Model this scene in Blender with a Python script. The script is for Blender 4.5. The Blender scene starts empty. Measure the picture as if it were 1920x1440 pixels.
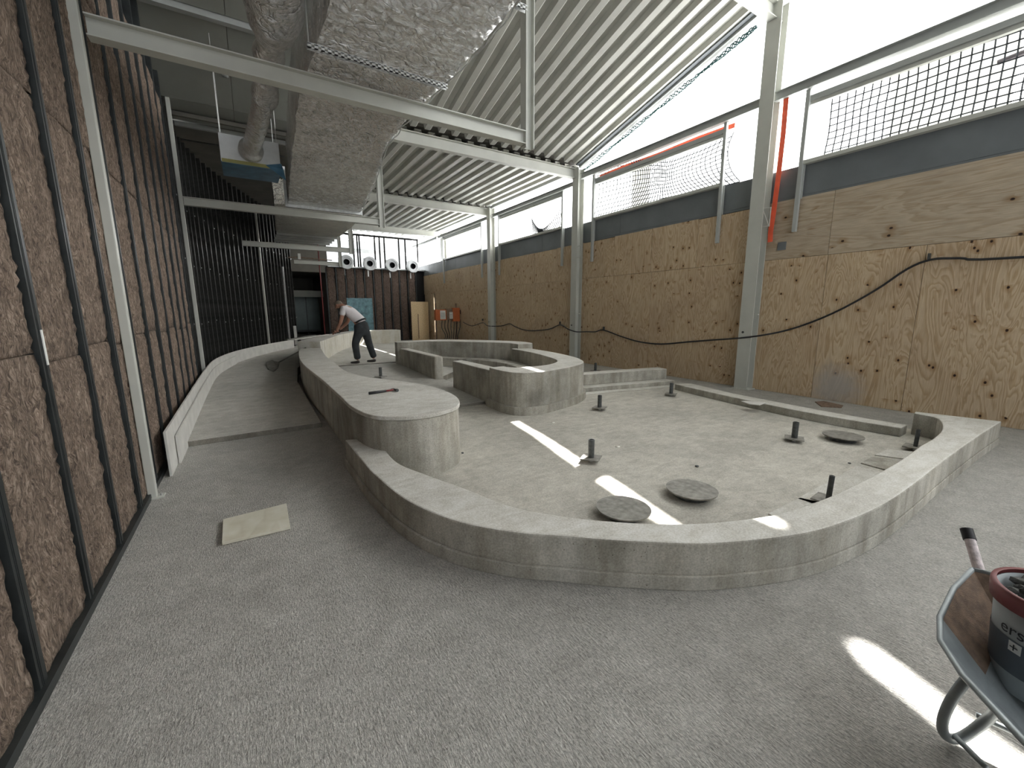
import bpy, bmesh, math, random
from mathutils import Vector, Matrix, noise
R = random.Random(7)
C = bpy.context.scene.collection
sc = bpy.context.scene
# ------------------------------------------------------------ camera
FPX, PITCH, ROLL, YAW, H = 778.0, math.radians(10.0), math.radians(0.26), math.radians(32.0), 1.55
F = Vector((math.sin(YAW)*math.cos(PITCH), math.cos(YAW)*math.cos(PITCH), -math.sin(PITCH)))
RT = Vector((math.cos(YAW), -math.sin(YAW), 0.0)); UP = RT.cross(F)
cr, sr = math.cos(ROLL), math.sin(ROLL)
RC = RT*cr - UP*sr; UC = RT*sr + UP*cr
cam = bpy.data.cameras.new('camera'); camo = bpy.data.objects.new('camera', cam); C.objects.link(camo)
M = Matrix((RC, UC, -F)).transposed().to_4x4(); M.translation = (0, 0, H); camo.matrix_world = M
cam.sensor_width = 36.0; cam.lens = FPX/1920*36.0; cam.clip_start = 0.05; cam.clip_end = 300
sc.camera = camo
# ------------------------------------------------------------ daylight and added fill
w = bpy.data.worlds.new('sky'); sc.world = w; w.use_nodes = True
bg = w.node_tree.nodes['Background']; bg.inputs[0].default_value = (0.93, 0.97, 1.0, 1); bg.inputs[1].default_value = 1.25
SA, SB = 0.915, 0.27           # sun ray: for one metre down it runs SA towards -X and SB towards -Y
sun = bpy.data.lights.new('sun', 'SUN'); sun.energy = 42; sun.angle = math.radians(0.53); sun.color = (1.0, 0.975, 0.94)
suno = bpy.data.objects.new('sun', sun); C.objects.link(suno)
suno.rotation_euler = Vector((SA, SB, 1)).to_track_quat('Z', 'Y').to_euler(); suno.location = (14, 8, 14)
al = bpy.data.lights.new('rear_fill', 'AREA'); al.shape = 'RECTANGLE'; al.size = 4.8; al.size_y = 1.0; al.energy = 420; al.color = (0.95, 0.98, 1.0)
alo = bpy.data.objects.new('rear_fill', al); C.objects.link(alo); alo.location = (5.9, 29.8, 5.2); alo.rotation_euler = (math.radians(-90), 0, 0)   # fill lamp added at the end of the next bay to brighten the rear
vs = sc.view_settings; vs.view_transform = 'Standard'; vs.look = 'None'; vs.gamma = 1; vs.use_curve_mapping = False
vs.exposure = 0.5
try:
    sc.cycles.max_bounces = 8; sc.cycles.diffuse_bounces = 5; sc.cycles.sample_clamp_indirect = 12
except Exception: pass

def G(px, py, z=0.0):
    """point of the plane of height z that the calibrated camera sees at a photo pixel"""
    d = F + RC*((px-960)/FPX) + UC*((720-py)/FPX)
    t = (z-H)/d.z
    return (d.x*t, d.y*t)

# ------------------------------------------------------------ materials
MATS = {}
def new_mat(name):
    m = bpy.data.materials.new(name); m.use_nodes = True; MATS[name] = m
    nt = m.node_tree; b = nt.nodes['Principled BSDF']
    return m, nt, b
def nd(nt, t, **kw):
    n = nt.nodes.new(t)
    for k, v in kw.items():
        if k.startswith('i_'): n.inputs[k[2:].replace('_', ' ')].default_value = v
        else: setattr(n, k, v)
    return n
def coords(nt, scale=(1, 1, 1), kind='Object', rnd=0.0, rot=(0, 0, 0)):
    tc = nd(nt, 'ShaderNodeTexCoord'); mp = nd(nt, 'ShaderNodeMapping')
    mp.inputs['Scale'].default_value = scale; mp.inputs['Rotation'].default_value = rot
    nt.links.new(tc.outputs[kind], mp.inputs['Vector'])
    if rnd:
        oi = nd(nt, 'ShaderNodeObjectInfo'); mu = nd(nt, 'ShaderNodeMath', operation='MULTIPLY'); mu.inputs[1].default_value = rnd
        nt.links.new(oi.outputs['Random'], mu.inputs[0]); nt.links.new(mu.outputs[0], mp.inputs['Location'])
    return mp.outputs[0]
def noise_n(nt, vec, scale, detail=4, rough=0.55, dist=0.0):
    n = nd(nt, 'ShaderNodeTexNoise'); n.inputs['Scale'].default_value = scale; n.inputs['Detail'].default_value = detail
    n.inputs['Roughness'].default_value = rough; n.inputs['Distortion'].default_value = dist
    nt.links.new(vec, n.inputs['Vector']); return n.outputs['Fac']
def ramp(nt, fac, stops):
    r = nd(nt, 'ShaderNodeValToRGB'); cr_ = r.color_ramp
    while len(cr_.elements) < len(stops): cr_.elements.new(0.5)
    for e, (p, c) in zip(cr_.elements, stops):
        e.position = p; e.color = (*c, 1) if len(c) == 3 else c
    nt.links.new(fac, r.inputs[0]); return r.outputs[0]
def mixc(nt, fac, a, b, mode='MIX'):
    m = nd(nt, 'ShaderNodeMix', data_type='RGBA', blend_type=mode)
    if isinstance(fac, (int, float)): m.inputs[0].default_value = fac
    else: nt.links.new(fac, m.inputs[0])
    for s, v in ((6, a), (7, b)):
        if isinstance(v, tuple): m.inputs[s].default_value = (*v, 1)
        else: nt.links.new(v, m.inputs[s])
    return m.outputs[2]
def math_n(nt, op, a, b=0.0, clamp=False):
    m = nd(nt, 'ShaderNodeMath', operation=op); m.use_clamp = clamp
    for i, v in enumerate((a, b)):
        if isinstance(v, (int, float)): m.inputs[i].default_value = v
        else: nt.links.new(v, m.inputs[i])
    return m.outputs[0]
def bump(nt, b, hgt, strength, dist=0.01):
    n = nd(nt, 'ShaderNodeBump'); n.inputs['Strength'].default_value = strength; n.inputs['Distance'].default_value = dist
    nt.links.new(hgt, n.inputs['Height']); nt.links.new(n.outputs[0], b.inputs['Normal'])
def simple(name, col, rough=0.5, metal=0.0, var=0.12, scale=6.0, bmp=0.0, rnd=0.0):
    m, nt, b = new_mat(name); v = coords(nt)
    f = noise_n(nt, v, scale, 5)
    lo = tuple(c*(1-var) for c in col); hi = tuple(min(1, c*(1+var)) for c in col)
    nt.links.new(ramp(nt, f, [(0.3, lo), (0.7, hi)]), b.inputs['Base Color'])
    b.inputs['Roughness'].default_value = rough; b.inputs['Metallic'].default_value = metal
    if bmp: bump(nt, b, noise_n(nt, v, scale*8, 3), bmp, 0.004)
    return m
def concrete(name, base, kind='smooth', stain=0.2, bl=0.3):
    m, nt, b = new_mat(name); v = coords(nt)
    big = noise_n(nt, v, 0.9, 6, 0.6, 0.3); mid = noise_n(nt, v, 7.0, 6, 0.65); fine = noise_n(nt, v, 90.0, 3, 0.6)
    dark = tuple(c*(1-stain) for c in base); light = tuple(min(1, c*(1+stain*0.6)) for c in base)
    c1 = ramp(nt, big, [(0.32, dark), (0.52, base), (0.7, light)])
    c2 = mixc(nt, 0.5, c1, ramp(nt, mid, [(0.3, (0.36, 0.345, 0.31)), (0.7, (0.62, 0.61, 0.58))]), 'OVERLAY')
    c3 = mixc(nt, 0.45, c2, ramp(nt, fine, [(0.32, (0.28, 0.28, 0.28)), (0.66, (0.7, 0.7, 0.7))]), 'OVERLAY')
    b.inputs['Roughness'].default_value = 0.85
    if kind == 'broom':
        vb = coords(nt, (1, 0.28, 1), rot=(0, 0, math.radians(4)))
        br = noise_n(nt, vb, 120.0, 4, 0.65, 0.5)
        c3 = mixc(nt, 0.5, c3, ramp(nt, br, [(0.34, (0.25, 0.25, 0.25)), (0.62, (0.7, 0.7, 0.7))]), 'OVERLAY')
        sp = nd(nt, 'ShaderNodeTexVoronoi'); sp.inputs['Scale'].default_value = 5.0; nt.links.new(v, sp.inputs['Vector'])
        pit = ramp(nt, sp.outputs['Distance'], [(0.018, (0.3, 0.29, 0.27)), (0.03, (1, 1, 1))])
        c3 = mixc(nt, 0.8, c3, pit, 'MULTIPLY')
        bump(nt, b, math_n(nt, 'ADD', br, math_n(nt, 'MULTIPLY', fine, 0.5)), 1.0, 0.012)
    elif kind == 'trowel':
        vb = coords(nt, (0.35, 1, 1), rot=(0, 0, math.radians(20)))
        tr = noise_n(nt, vb, 9.0, 6, 0.65, 1.2)
        c3 = mixc(nt, 0.45, c3, ramp(nt, tr, [(0.35, (0.38, 0.37, 0.36)), (0.62, (0.6, 0.6, 0.6))]), 'OVERLAY')
        bump(nt, b, math_n(nt, 'ADD', math_n(nt, 'MULTIPLY', tr, 0.6), math_n(nt, 'MULTIPLY', fine, 0.4)), bl, 0.008)
    else:   # cast faces: pores and vertical runs
        vb = coords(nt, (1, 1, 0.18)); runs = noise_n(nt, vb, 6.0, 5, 0.6)
        c3 = mixc(nt, 0.6, c3, ramp(nt, runs, [(0.35, (0.32, 0.30, 0.26)), (0.62, (0.63, 0.63, 0.62))]), 'OVERLAY')
        sp = nd(nt, 'ShaderNodeTexVoronoi'); sp.inputs['Scale'].default_value = 26.0; nt.links.new(v, sp.inputs['Vector'])
        thr = math_n(nt, 'MULTIPLY', noise_n(nt, v, 3.0, 2), 0.16)
        pore = math_n(nt, 'GREATER_THAN', sp.outputs['Distance'], thr)
        pc = ramp(nt, pore, [(0, (0.45, 0.43, 0.4)), (1, (1, 1, 1))])
        c3 = mixc(nt, 1.0, c3, pc, 'MULTIPLY')
        bump(nt, b, math_n(nt, 'ADD', math_n(nt, 'MULTIPLY', pore, 0.6), mid), bl, 0.006)
    nt.links.new(c3, b.inputs['Base Color']); return m

def plywood(name, tint, horiz=False, contrast=1.0):
    m, nt, b = new_mat(name)
    s = (1, 2.2, 0.42) if not horiz else (1, 0.28, 2.6)
    v = coords(nt, s, rnd=37.0); v2 = coords(nt, (1, 1, 1), rnd=91.0)
    n1 = noise_n(nt, v, 1.7, 3, 0.5, 0.9)
    rings = math_n(nt, 'FRACT', math_n(nt, 'MULTIPLY', n1, 15.0 if not horiz else 9.0))
    line = ramp(nt, rings, [(0.0, (0, 0, 0)), (0.35, (0.25, 0.25, 0.25)), (0.82, (1, 1, 1)), (1.0, (0.1, 0.1, 0.1))])
    fib = noise_n(nt, coords(nt, (1, 14, 0.8) if not horiz else (1, 0.8, 14), rnd=11.0), 9.0, 3)
    tone = noise_n(nt, v2, 1.3, 4)
    c = tint
    lo = tuple(x*y for x, y in zip(c, (0.74, 0.64, 0.50))); hi = tuple(min(1, x*y) for x, y in zip(c, (1.12, 1.12, 1.1)))
    base = mixc(nt, math_n(nt, 'MULTIPLY', line, 0.85*contrast), hi, lo)
    base = mixc(nt, 0.30, base, ramp(nt, fib, [(0.3, (0.3, 0.3, 0.3)), (0.7, (0.7, 0.7, 0.7))]), 'OVERLAY')
    base = mixc(nt, 0.35, base, ramp(nt, tone, [(0.3, (0.36, 0.34, 0.33)), (0.7, (0.64, 0.64, 0.62))]), 'OVERLAY')
    # knots
    vo = nd(nt, 'ShaderNodeTexVoronoi', voronoi_dimensions='2D'); vo.inputs['Scale'].default_value = 4.2 if not horiz else 3.4; vo.inputs['Randomness'].default_value = 0.9
    sx_ = nd(nt, 'ShaderNodeSeparateXYZ'); cx_ = nd(nt, 'ShaderNodeCombineXYZ'); nt.links.new(coords(nt, (1, 1, 0.75) if not horiz else (1, 0.8, 1.0), rnd=53.0), sx_.inputs[0])
    nt.links.new(sx_.outputs[1], cx_.inputs[0]); nt.links.new(sx_.outputs[2], cx_.inputs[1]); nt.links.new(cx_.outputs[0], vo.inputs['Vector'])
    d = math_n(nt, 'ADD', vo.outputs['Distance'], math_n(nt, 'MULTIPLY', noise_n(nt, v2, 30, 2), 0.03))
    kn = ramp(nt, d, [(0.0, (0.045, 0.018, 0.01)), (0.058, (0.07, 0.03, 0.016)), (0.085, (1, 1, 1))])
    halo = ramp(nt, d, [(0.08, (0.72, 0.6, 0.47)), (0.28, (1, 1, 1))])
    gate = math_n(nt, 'GREATER_THAN', noise_n(nt, coords(nt, (1, 0.5, 2.4), rnd=17.0), 1.7, 2), 0.55)
    kk = mixc(nt, 1.0, kn, halo, 'MULTIPLY')
    base2 = mixc(nt, 1.0, base, kk, 'MULTIPLY')
    base = mixc(nt, gate, base, base2)
    nt.links.new(base, b.inputs['Base Color']); b.inputs['Roughness'].default_value = 0.75
    bump(nt, b, math_n(nt, 'ADD', fib, line), 0.15, 0.002)
    return m

def foil(name, col, rough, strength, sc_=14.0):
    m, nt, b = new_mat(name); v = coords(nt)
    n = noise_n(nt, v, sc_, 8, 0.72, 1.2); vo = nd(nt, 'ShaderNodeTexVoronoi', feature='DISTANCE_TO_EDGE'); vo.inputs['Scale'].default_value = sc_*0.9
    nt.links.new(noise_vec(nt, v, 0.12), vo.inputs['Vector'])
    cre = ramp(nt, vo.outputs['Distance'], [(0.0, (0, 0, 0)), (0.12, (1, 1, 1))])
    hh = math_n(nt, 'ADD', math_n(nt, 'ADD', math_n(nt, 'MULTIPLY', n, 1.4), math_n(nt, 'MULTIPLY', noise_n(nt, v, sc_*3.2, 4, 0.6, 1.0), 0.45)), math_n(nt, 'MULTIPLY', cre, 0.35))
    bump(nt, b, hh, strength, 0.06)
    nt.links.new(ramp(nt, noise_n(nt, v, 3.0, 4), [(0.3, tuple(c*0.82 for c in col)), (0.7, col)]), b.inputs['Base Color'])
    b.inputs['Metallic'].default_value = 0.95; b.inputs['Roughness'].default_value = rough
    return m
def noise_vec(nt, v, amt):
    n = nd(nt, 'ShaderNodeTexNoise'); n.inputs['Scale'].default_value = 5; nt.links.new(v, n.inputs['Vector'])
    a = nd(nt, 'ShaderNodeVectorMath', operation='SCALE'); a.inputs['Scale'].default_value = amt*3; nt.links.new(n.outputs['Color'], a.inputs[0])
    s = nd(nt, 'ShaderNodeVectorMath', operation='ADD'); nt.links.new(a.outputs[0], s.inputs[0]); nt.links.new(v, s.inputs[1]); return s.outputs[0]

def insulation(name, base):
    m, nt, b = new_mat(name); v = coords(nt, rnd=23.0)
    f1 = noise_n(nt, noise_vec(nt, coords(nt, (1, 1.0, 0.5), rnd=7.0), 0.05), 38.0, 7, 0.75, 1.4)
    f2 = noise_n(nt, v, 5.0, 5, 0.6, 0.8)
    c = ramp(nt, f1, [(0.36, tuple(x*0.25 for x in base)), (0.5, base), (0.62, (base[0]*2.0, base[1]*2.15, base[2]*2.3))])
    c = mixc(nt, 0.6, c, ramp(nt, f2, [(0.3, (0.3, 0.27, 0.25)), (0.7, (0.68, 0.66, 0.63))]), 'OVERLAY')
    nt.links.new(c, b.inputs['Base Color']); b.inputs['Roughness'].default_value = 0.95
    bump(nt, b, math_n(nt, 'ADD', f1, f2), 0.9, 0.02)
    return m
def sheeting(name, col, t=0.62, wr=0.25):
    m = bpy.data.materials.new(name); m.use_nodes = True; nt = m.node_tree; nt.nodes.clear(); MATS[name] = m
    o = nd(nt, 'ShaderNodeOutputMaterial'); mx = nd(nt, 'ShaderNodeMixShader'); mx.inputs[0].default_value = t
    d = nd(nt, 'ShaderNodeBsdfDiffuse'); tr = nd(nt, 'ShaderNodeBsdfTranslucent')
    v = coords(nt, (1, 1, 0.35)); f = noise_n(nt, v, 1.1, 4, 0.5, 1.0)
    c = ramp(nt, f, [(0.3, tuple(x*(1-wr) for x in col)), (0.6, col)])
    for s in (d, tr): nt.links.new(c, s.inputs[0])
    nt.links.new(d.outputs[0], mx.inputs[1]); nt.links.new(tr.outputs[0], mx.inputs[2]); nt.links.new(mx.outputs[0], o.inputs[0])
    return m

concrete('con_broom', (0.43, 0.422, 0.402), 'broom', 0.12)
concrete('con_floor', (0.465, 0.45, 0.41), 'trowel', 0.2)
concrete('con_ramp', (0.455, 0.448, 0.425), 'trowel', 0.12)
concrete('con_edge', (0.21, 0.20, 0.18), 'cast', 0.3)
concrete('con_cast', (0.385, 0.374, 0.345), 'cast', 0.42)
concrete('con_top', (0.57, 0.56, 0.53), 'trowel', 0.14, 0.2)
concrete('con_pale', (0.68, 0.66, 0.61), 'cast', 0.12, 0.15)
simple('board_white', (0.60, 0.585, 0.55), 0.75, 0, 0.1, 5.0)
plywood('ply_vert', (0.52, 0.41, 0.29)); plywood('ply_horiz', (0.43, 0.36, 0.28), True, 0.7)
plywood('ply_pale', (0.56, 0.54, 0.46), True, 0.25)
simple('osb', (0.62, 0.47, 0.28), 0.8, 0, 0.35, 30.0)
simple('steel_paint', (0.52, 0.525, 0.48), 0.42, 0.0, 0.06, 3.0)
simple('steel_grey', (0.40, 0.415, 0.40), 0.45, 0.0, 0.06, 3.0)
simple('galv', (0.62, 0.63, 0.62), 0.38, 0.6, 0.15, 20.0)
simple('deck', (0.47, 0.47, 0.43), 0.45, 0.15, 0.08, 2.0)
simple('fascia', (0.15, 0.165, 0.175), 0.6, 0.0, 0.12, 2.0)
simple('stud_dark', (0.045, 0.05, 0.05), 0.45, 0.5, 0.3, 6.0)
simple('stud_bare', (0.07, 0.07, 0.065), 0.35, 0.6, 0.3, 10.0)
simple('membrane', (0.006, 0.006, 0.006), 0.9)
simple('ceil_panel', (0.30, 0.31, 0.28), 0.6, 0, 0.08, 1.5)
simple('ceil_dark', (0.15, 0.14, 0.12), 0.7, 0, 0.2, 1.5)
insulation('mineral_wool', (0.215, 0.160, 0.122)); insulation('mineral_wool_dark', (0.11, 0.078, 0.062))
foil('foil', (0.97, 0.96, 0.94), 0.14, 0.8, 11.0); foil('foil_smooth', (0.97, 0.96, 0.94), 0.2, 0.5, 7.0)
foil('foil_dull', (0.6, 0.58, 0.53), 0.25, 0.5, 8.0)
sheeting('sheet_white', (0.93, 0.95, 0.96), 0.6, 0.1); sheeting('tarp_beige', (0.60, 0.595, 0.54), 0.45, 0.15)
simple('net_black', (0.02, 0.025, 0.03), 0.7); simple('net_green', (0.01, 0.06, 0.06), 0.7)
simple('strap_red', (0.85, 0.13, 0.06), 0.6); simple('rubber', (0.018, 0.018, 0.02), 0.55)
simple('iron', (0.085, 0.09, 0.09), 0.5, 0.5, 0.35, 30.0, 0.2); simple('iron_plate', (0.24, 0.23, 0.205), 0.6, 0.2, 0.35, 20.0, 0.2)
simple('orange', (0.50, 0.13, 0.04), 0.5); simple('paper', (0.75, 0.75, 0.72), 0.7); simple('ink', (0.03, 0.03, 0.035), 0.7)
simple('pipe_red', (0.17, 0.02, 0.02), 0.5); simple('scaffold', (0.15, 0.13, 0.14), 0.6)
simple('white_paint', (0.66, 0.68, 0.70), 0.5, 0, 0.1); simple('blue_film', (0.06, 0.15, 0.24), 0.3, 0.1, 0.45, 5.0); simple('yellow_tape', (0.35, 0.33, 0.12), 0.6)
simple('teal_sheet', (0.13, 0.25, 0.29), 0.35, 0.1, 0.45, 6.0); simple('room_green', (0.05, 0.085, 0.075), 0.3, 0.1, 0.2, 2.0)
simple('skin', (0.42, 0.21, 0.14), 0.55, 0, 0.1); simple('cotton_white', (0.72, 0.68, 0.69), 0.85, 0, 0.06, 9.0); simple('trouser', (0.028, 0.032, 0.035), 0.85, 0, 0.35, 8.0, 0.3)
simple('hair', (0.20, 0.16, 0.12), 0.8, 0, 0.3, 40.0); simple('shoe', (0.05, 0.045, 0.04), 0.7)
simple('barrow', (0.30, 0.33, 0.34), 0.5, 0.35, 0.22, 8.0, 0.15); simple('rust', (0.20, 0.135, 0.095), 0.85, 0, 0.4, 25.0, 0.5)
simple('chipped', (0.66, 0.58, 0.58), 0.5, 0, 0.45, 34.0, 0.4)
simple('bucket_grey', (0.40, 0.43, 0.44), 0.5, 0, 0.15); simple('bucket_dark', (0.10, 0.12, 0.14), 0.5, 0, 0.2); simple('bucket_red', (0.19, 0.045, 0.045), 0.5, 0, 0.2)
simple('rubble', (0.12, 0.12, 0.11), 0.9, 0, 0.6, 30.0, 0.6); simple('sun_spot', (0.80, 0.78, 0.70), 0.8); simple('shovel_grey', (0.20, 0.19, 0.165), 0.8, 0, 0.3, 12.0)

# ------------------------------------------------------------ builders
def tag(o, label=None, cat=None, group=None, kind=None):
    if label: o['label'] = label
    if cat: o['category'] = cat
    if group: o['group'] = group
    if kind: o['kind'] = kind
    return o
def empty(name, loc=(0, 0, 0), rz=0.0, parent=None):
    o = bpy.data.objects.new(name, None); C.objects.link(o); o.location = loc; o.rotation_euler = (0, 0, rz)
    o.empty_display_size = 0.1
    if parent: o.parent = parent
    return o
def link(name, me, mat, parent=None, loc=(0, 0, 0), rz=0.0, smooth=False):
    o = bpy.data.objects.new(name, me); C.objects.link(o); o.location = loc; o.rotation_euler = (0, 0, rz)
    if mat and not me.materials: me.materials.append(MATS[mat])
    if smooth: me.polygons.foreach_set('use_smooth', [True]*len(me.polygons))
    if parent: o.parent = parent
    return o
def mk(name, bm, mat, parent=None, loc=(0, 0, 0), rz=0.0, smooth=False, bev=0.0):
    bmesh.ops.recalc_face_normals(bm, faces=bm.faces)
    me = bpy.data.meshes.new(name); bm.to_mesh(me); bm.free()
    o = link(name, me, mat, parent, loc, rz, smooth)
    if bev:
        b = o.modifiers.new('edge', 'BEVEL'); b.width = bev; b.segments = 2; b.limit_method = 'ANGLE'; b.angle_limit = math.radians(50)
    return o
def box(bm, x0, x1, y0, y1, z0, z1, mat_i=0):
    vs_ = [bm.verts.new(p) for p in ((x0,y0,z0),(x1,y0,z0),(x1,y1,z0),(x0,y1,z0),(x0,y0,z1),(x1,y0,z1),(x1,y1,z1),(x0,y1,z1))]
    for q in ((0,1,2,3),(4,5,6,7),(0,1,5,4),(1,2,6,5),(2,3,7,6),(3,0,4,7)):
        f = bm.faces.new([vs_[i] for i in q]); f.material_index = mat_i
    return vs_
def bx(name, x0, x1, y0, y1, z0, z1, mat, parent=None, bev=0.0):
    """box whose origin sits at its own centre base"""
    cx, cy = (x0+x1)/2, (y0+y1)/2
    bm = bmesh.new(); box(bm, x0-cx, x1-cx, y0-cy, y1-cy, 0, z1-z0)
    return mk(name, bm, mat, parent, (cx, cy, z0), bev=bev)
def sweep(bm, prof, p0, p1, up=Vector((0, 0, 1)), caps=True):
    """closed profile (u across, v up) extruded from p0 to p1"""
    p0, p1 = Vector(p0), Vector(p1); d = (p1-p0).normalized(); s = d.cross(up).normalized(); u = s.cross(d)
    a = [bm.verts.new(p0 + s*x + u*y) for x, y in prof]; b = [bm.verts.new(p1 + s*x + u*y) for x, y in prof]
    n = len(prof)
    for i in range(n): bm.faces.new((a[i], a[(i+1) % n], b[(i+1) % n], b[i]))
    if caps: bm.faces.new(a); bm.faces.new(list(reversed(b)))
def iprof(h, wd, t=0.012, tw=0.01):
    return [(-wd/2,0),(wd/2,0),(wd/2,t),(tw/2,t),(tw/2,h-t),(wd/2,h-t),(wd/2,h),(-wd/2,h),(-wd/2,h-t),(-tw/2,h-t),(-tw/2,t),(-wd/2,t)]
def tube(bm, pts, r, n=8, caps=True, r1=None):
    pts = [Vector(p) for p in pts]; rings = []
    for i, p in enumerate(pts):
        d = (pts[min(i+1, len(pts)-1)] - pts[max(i-1, 0)]).normalized()
        a = d.orthogonal().normalized() if i == 0 else (prev - d*prev.dot(d)).normalized()
        prev = a; b = d.cross(a)
        rr = r[i] if isinstance(r, (list, tuple)) else r
        rings.append([bm.verts.new(p + a*rr*math.cos(2*math.pi*k/n) + b*rr*math.sin(2*math.pi*k/n)) for k in range(n)])
    for q, s in zip(rings, rings[1:]):
        for k in range(n): bm.faces.new((q[k], q[(k+1) % n], s[(k+1) % n], s[k]))
    if caps: bm.faces.new(rings[0]); bm.faces.new(list(reversed(rings[-1])))
def tb(name, pts, r, mat, parent=None, n=8, smooth=True):
    o = Vector(pts[0]); bm = bmesh.new(); tube(bm, [Vector(p)-o for p in pts], r, n)
    return mk(name, bm, mat, parent, o, smooth=smooth)
def spline(pts, n=6, closed=False):
    P = [Vector(p) for p in pts]; out = []; m = len(P)
    for i in range(m if closed else m-1):
        g = (lambda k: P[k % m]) if closed else (lambda k: P[max(0, min(m-1, k))])
        a, b, c, d = g(i-1), g(i), g(i+1), g(i+2)
        for k in range(n):
            t = k/n
            out.append(0.5*((2*b) + (c-a)*t + (2*a-5*b+4*c-d)*t*t + (3*b-a-3*c+d)*t**3))
    if not closed: out.append(P[-1])
    return out
def resample(pts, n):
    L = [0.0]
    for a, b in zip(pts, pts[1:]): L.append(L[-1]+(b-a).length)
    out = []; j = 0
    for k in range(n):
        s = L[-1]*k/(n-1)
        while j < len(pts)-2 and L[j+1] < s: j += 1
        t = (s-L[j])/max(1e-9, L[j+1]-L[j]); out.append(pts[j].lerp(pts[j+1], min(1, max(0, t))))
    return out
def band(name, outer, inner, z0, z1, side, top, parent=None, n=60, zf=None, bev=0.012):
    """wall between two plan curves; zf(t) may give the top height"""
    o = resample(spline([(*p, 0) for p in outer], 8), n); i = resample(spline([(*p, 0) for p in inner], 8), n)
    org = o[n//2].copy(); bm = bmesh.new(); V = []
    for k in range(n):
        zt = zf(k/(n-1)) if zf else z1
        V.append([bm.verts.new(Vector((p.x, p.y, z)) - org) for p, z in ((o[k], z0), (o[k], zt), (i[k], zt), (i[k], z0))])
    for a, b in zip(V, V[1:]):
        for q in range(4):
            f = bm.faces.new((a[q], a[(q+1) % 4], b[(q+1) % 4], b[q])); f.material_index = 1 if q == 1 else 0
    bm.faces.new(V[0]); bm.faces.new(list(reversed(V[-1])))
    ob = mk(name, bm, side, parent, org, bev=bev); ob.data.materials.append(MATS[top]); return ob
def prism(name, poly, z0, z1, side, top=None, parent=None, smooth_n=0, bev=0.012, taper=0.0):
    P = [Vector((*p, 0)) for p in poly]
    if smooth_n: P = spline(P, smooth_n, True)
    c = sum(P, Vector())/len(P); bm = bmesh.new()
    b = [bm.verts.new(Vector((p.x-c.x, p.y-c.y, 0))*(1+taper)) for p in P]
    t = [bm.verts.new((p.x-c.x, p.y-c.y, z1-z0)) for p in P]
    n = len(P)
    for i in range(n): bm.faces.new((b[i], b[(i+1) % n], t[(i+1) % n], t[i]))
    f = bm.faces.new(t); f.material_index = 1 if top else 0
    bm.faces.new(list(reversed(b)))
    ob = mk(name, bm, side, parent, (c.x, c.y, z0), bev=bev)
    if top: ob.data.materials.append(MATS[top])
    return ob
def copy_tree(o, parent=None):
    c = o.copy(); C.objects.link(c)
    if parent: c.parent = parent
    for ch in list(o.children): copy_tree(ch, c)
    return c

# ============================================================ SETTING
bm = bmesh.new(); box(bm, -1.2, 8.6, -6, 30, -0.2, 0); fl = mk('floor', bm, 'con_broom'); tag(fl, kind='structure')
ringo = [(0.70,4.3),(0.71,3.52),(0.72,3.24),(0.79,2.65),(0.95,2.21),(1.18,1.9),(1.40,1.71),(1.59,1.54),(1.77,1.4),(1.99,1.24),(2.23,1.12),(2.48,1.02),(2.68,0.96),(2.9,0.92),(3.28,0.88),(3.67,0.87),(4.2,0.88),(4.78,0.90),(5.67,0.92),(6.48,0.93),(7.19,0.93)]
ringi = [(1.0,4.2),(0.95,3.45),(1.07,2.99),(1.21,2.6),(1.35,2.17),(1.56,1.88),(1.77,1.67),(2.0,1.49),(2.22,1.36),(2.46,1.26),(2.68,1.19),(3.02,1.14),(3.38,1.11),(3.93,1.10),(4.31,1.10),(4.72,1.11),(5.24,1.14),(5.71,1.15),(6.2,1.2),(6.67,1.32),(6.90,1.45)]
pf = [(1.0,3.6)] + ringi[2:] + [(7.15,1.5),(7.3,2.5),(7.3,4.0),(7.5,5.3),(7.5,5.6),(4.0,6.1),(1.2,6.1)]
tag(prism('floor_pool', pf, 0.0, 0.006, 'con_floor', bev=0), kind='structure')
# walkway slab that climbs along the left wall
def slab(name, left, right, zs, z_under, mat, side='con_edge'):
    bm = bmesh.new(); V = []
    for (l, r, z) in zip(left, right, zs):
        V.append([bm.verts.new(p) for p in ((*l, z_under), (*l, z), (*r, z), (*r, z_under))])
    for a, b in zip(V, V[1:]):
        for q in range(4):
            f = bm.faces.new((a[q], a[(q+1) % 4], b[(q+1) % 4], b[q])); f.material_index = 0 if q == 1 else 1
    f = bm.faces.new(V[0]); f.material_index = 1; f = bm.faces.new(list(reversed(V[-1]))); f.material_index = 1
    o = mk(name, bm, mat, bev=0.006); o.data.materials.append(MATS[side]); return tag(o, kind='structure')
slab('floor_ramp', [(-0.79,5.95),(-0.80,9.5),(-0.74,11.4),(-0.45,13.0),(0.0,14.5),(1.1,17.0),(1.9,20.0),(2.2,30)],
     [(0.70,6.02),(0.72,9.5),(0.9,11.4),(1.25,13.0),(2.0,14.5),(2.9,17.0),(4.2,20.0),(4.2,30)], [0.065,0.135,0.19,0.225,0.25,0.25,0.25,0.25], -0.01, 'con_ramp')
slab('floor_basin_ramp', [(1.2,6.0),(1.2,8.5),(1.25,11.0),(1.6,13.4),(2.6,16.0)],
     [(3.45,6.05),(3.45,8.5),(6.0,11.0),(6.0,13.4),(6.0,16.0)], [0.05,0.11,0.19,0.23,0.23], -0.01, 'con_ramp')
slab('floor_basin_rear', [(1.5,11.1),(1.8,13.4),(2.7,17.0),(3.2,18.2)], [(7.9,11.1),(7.9,13.4),(7.9,17.0),(7.9,18.2)], [0.215,0.236,0.24,0.24], -0.01, 'con_top')

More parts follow.
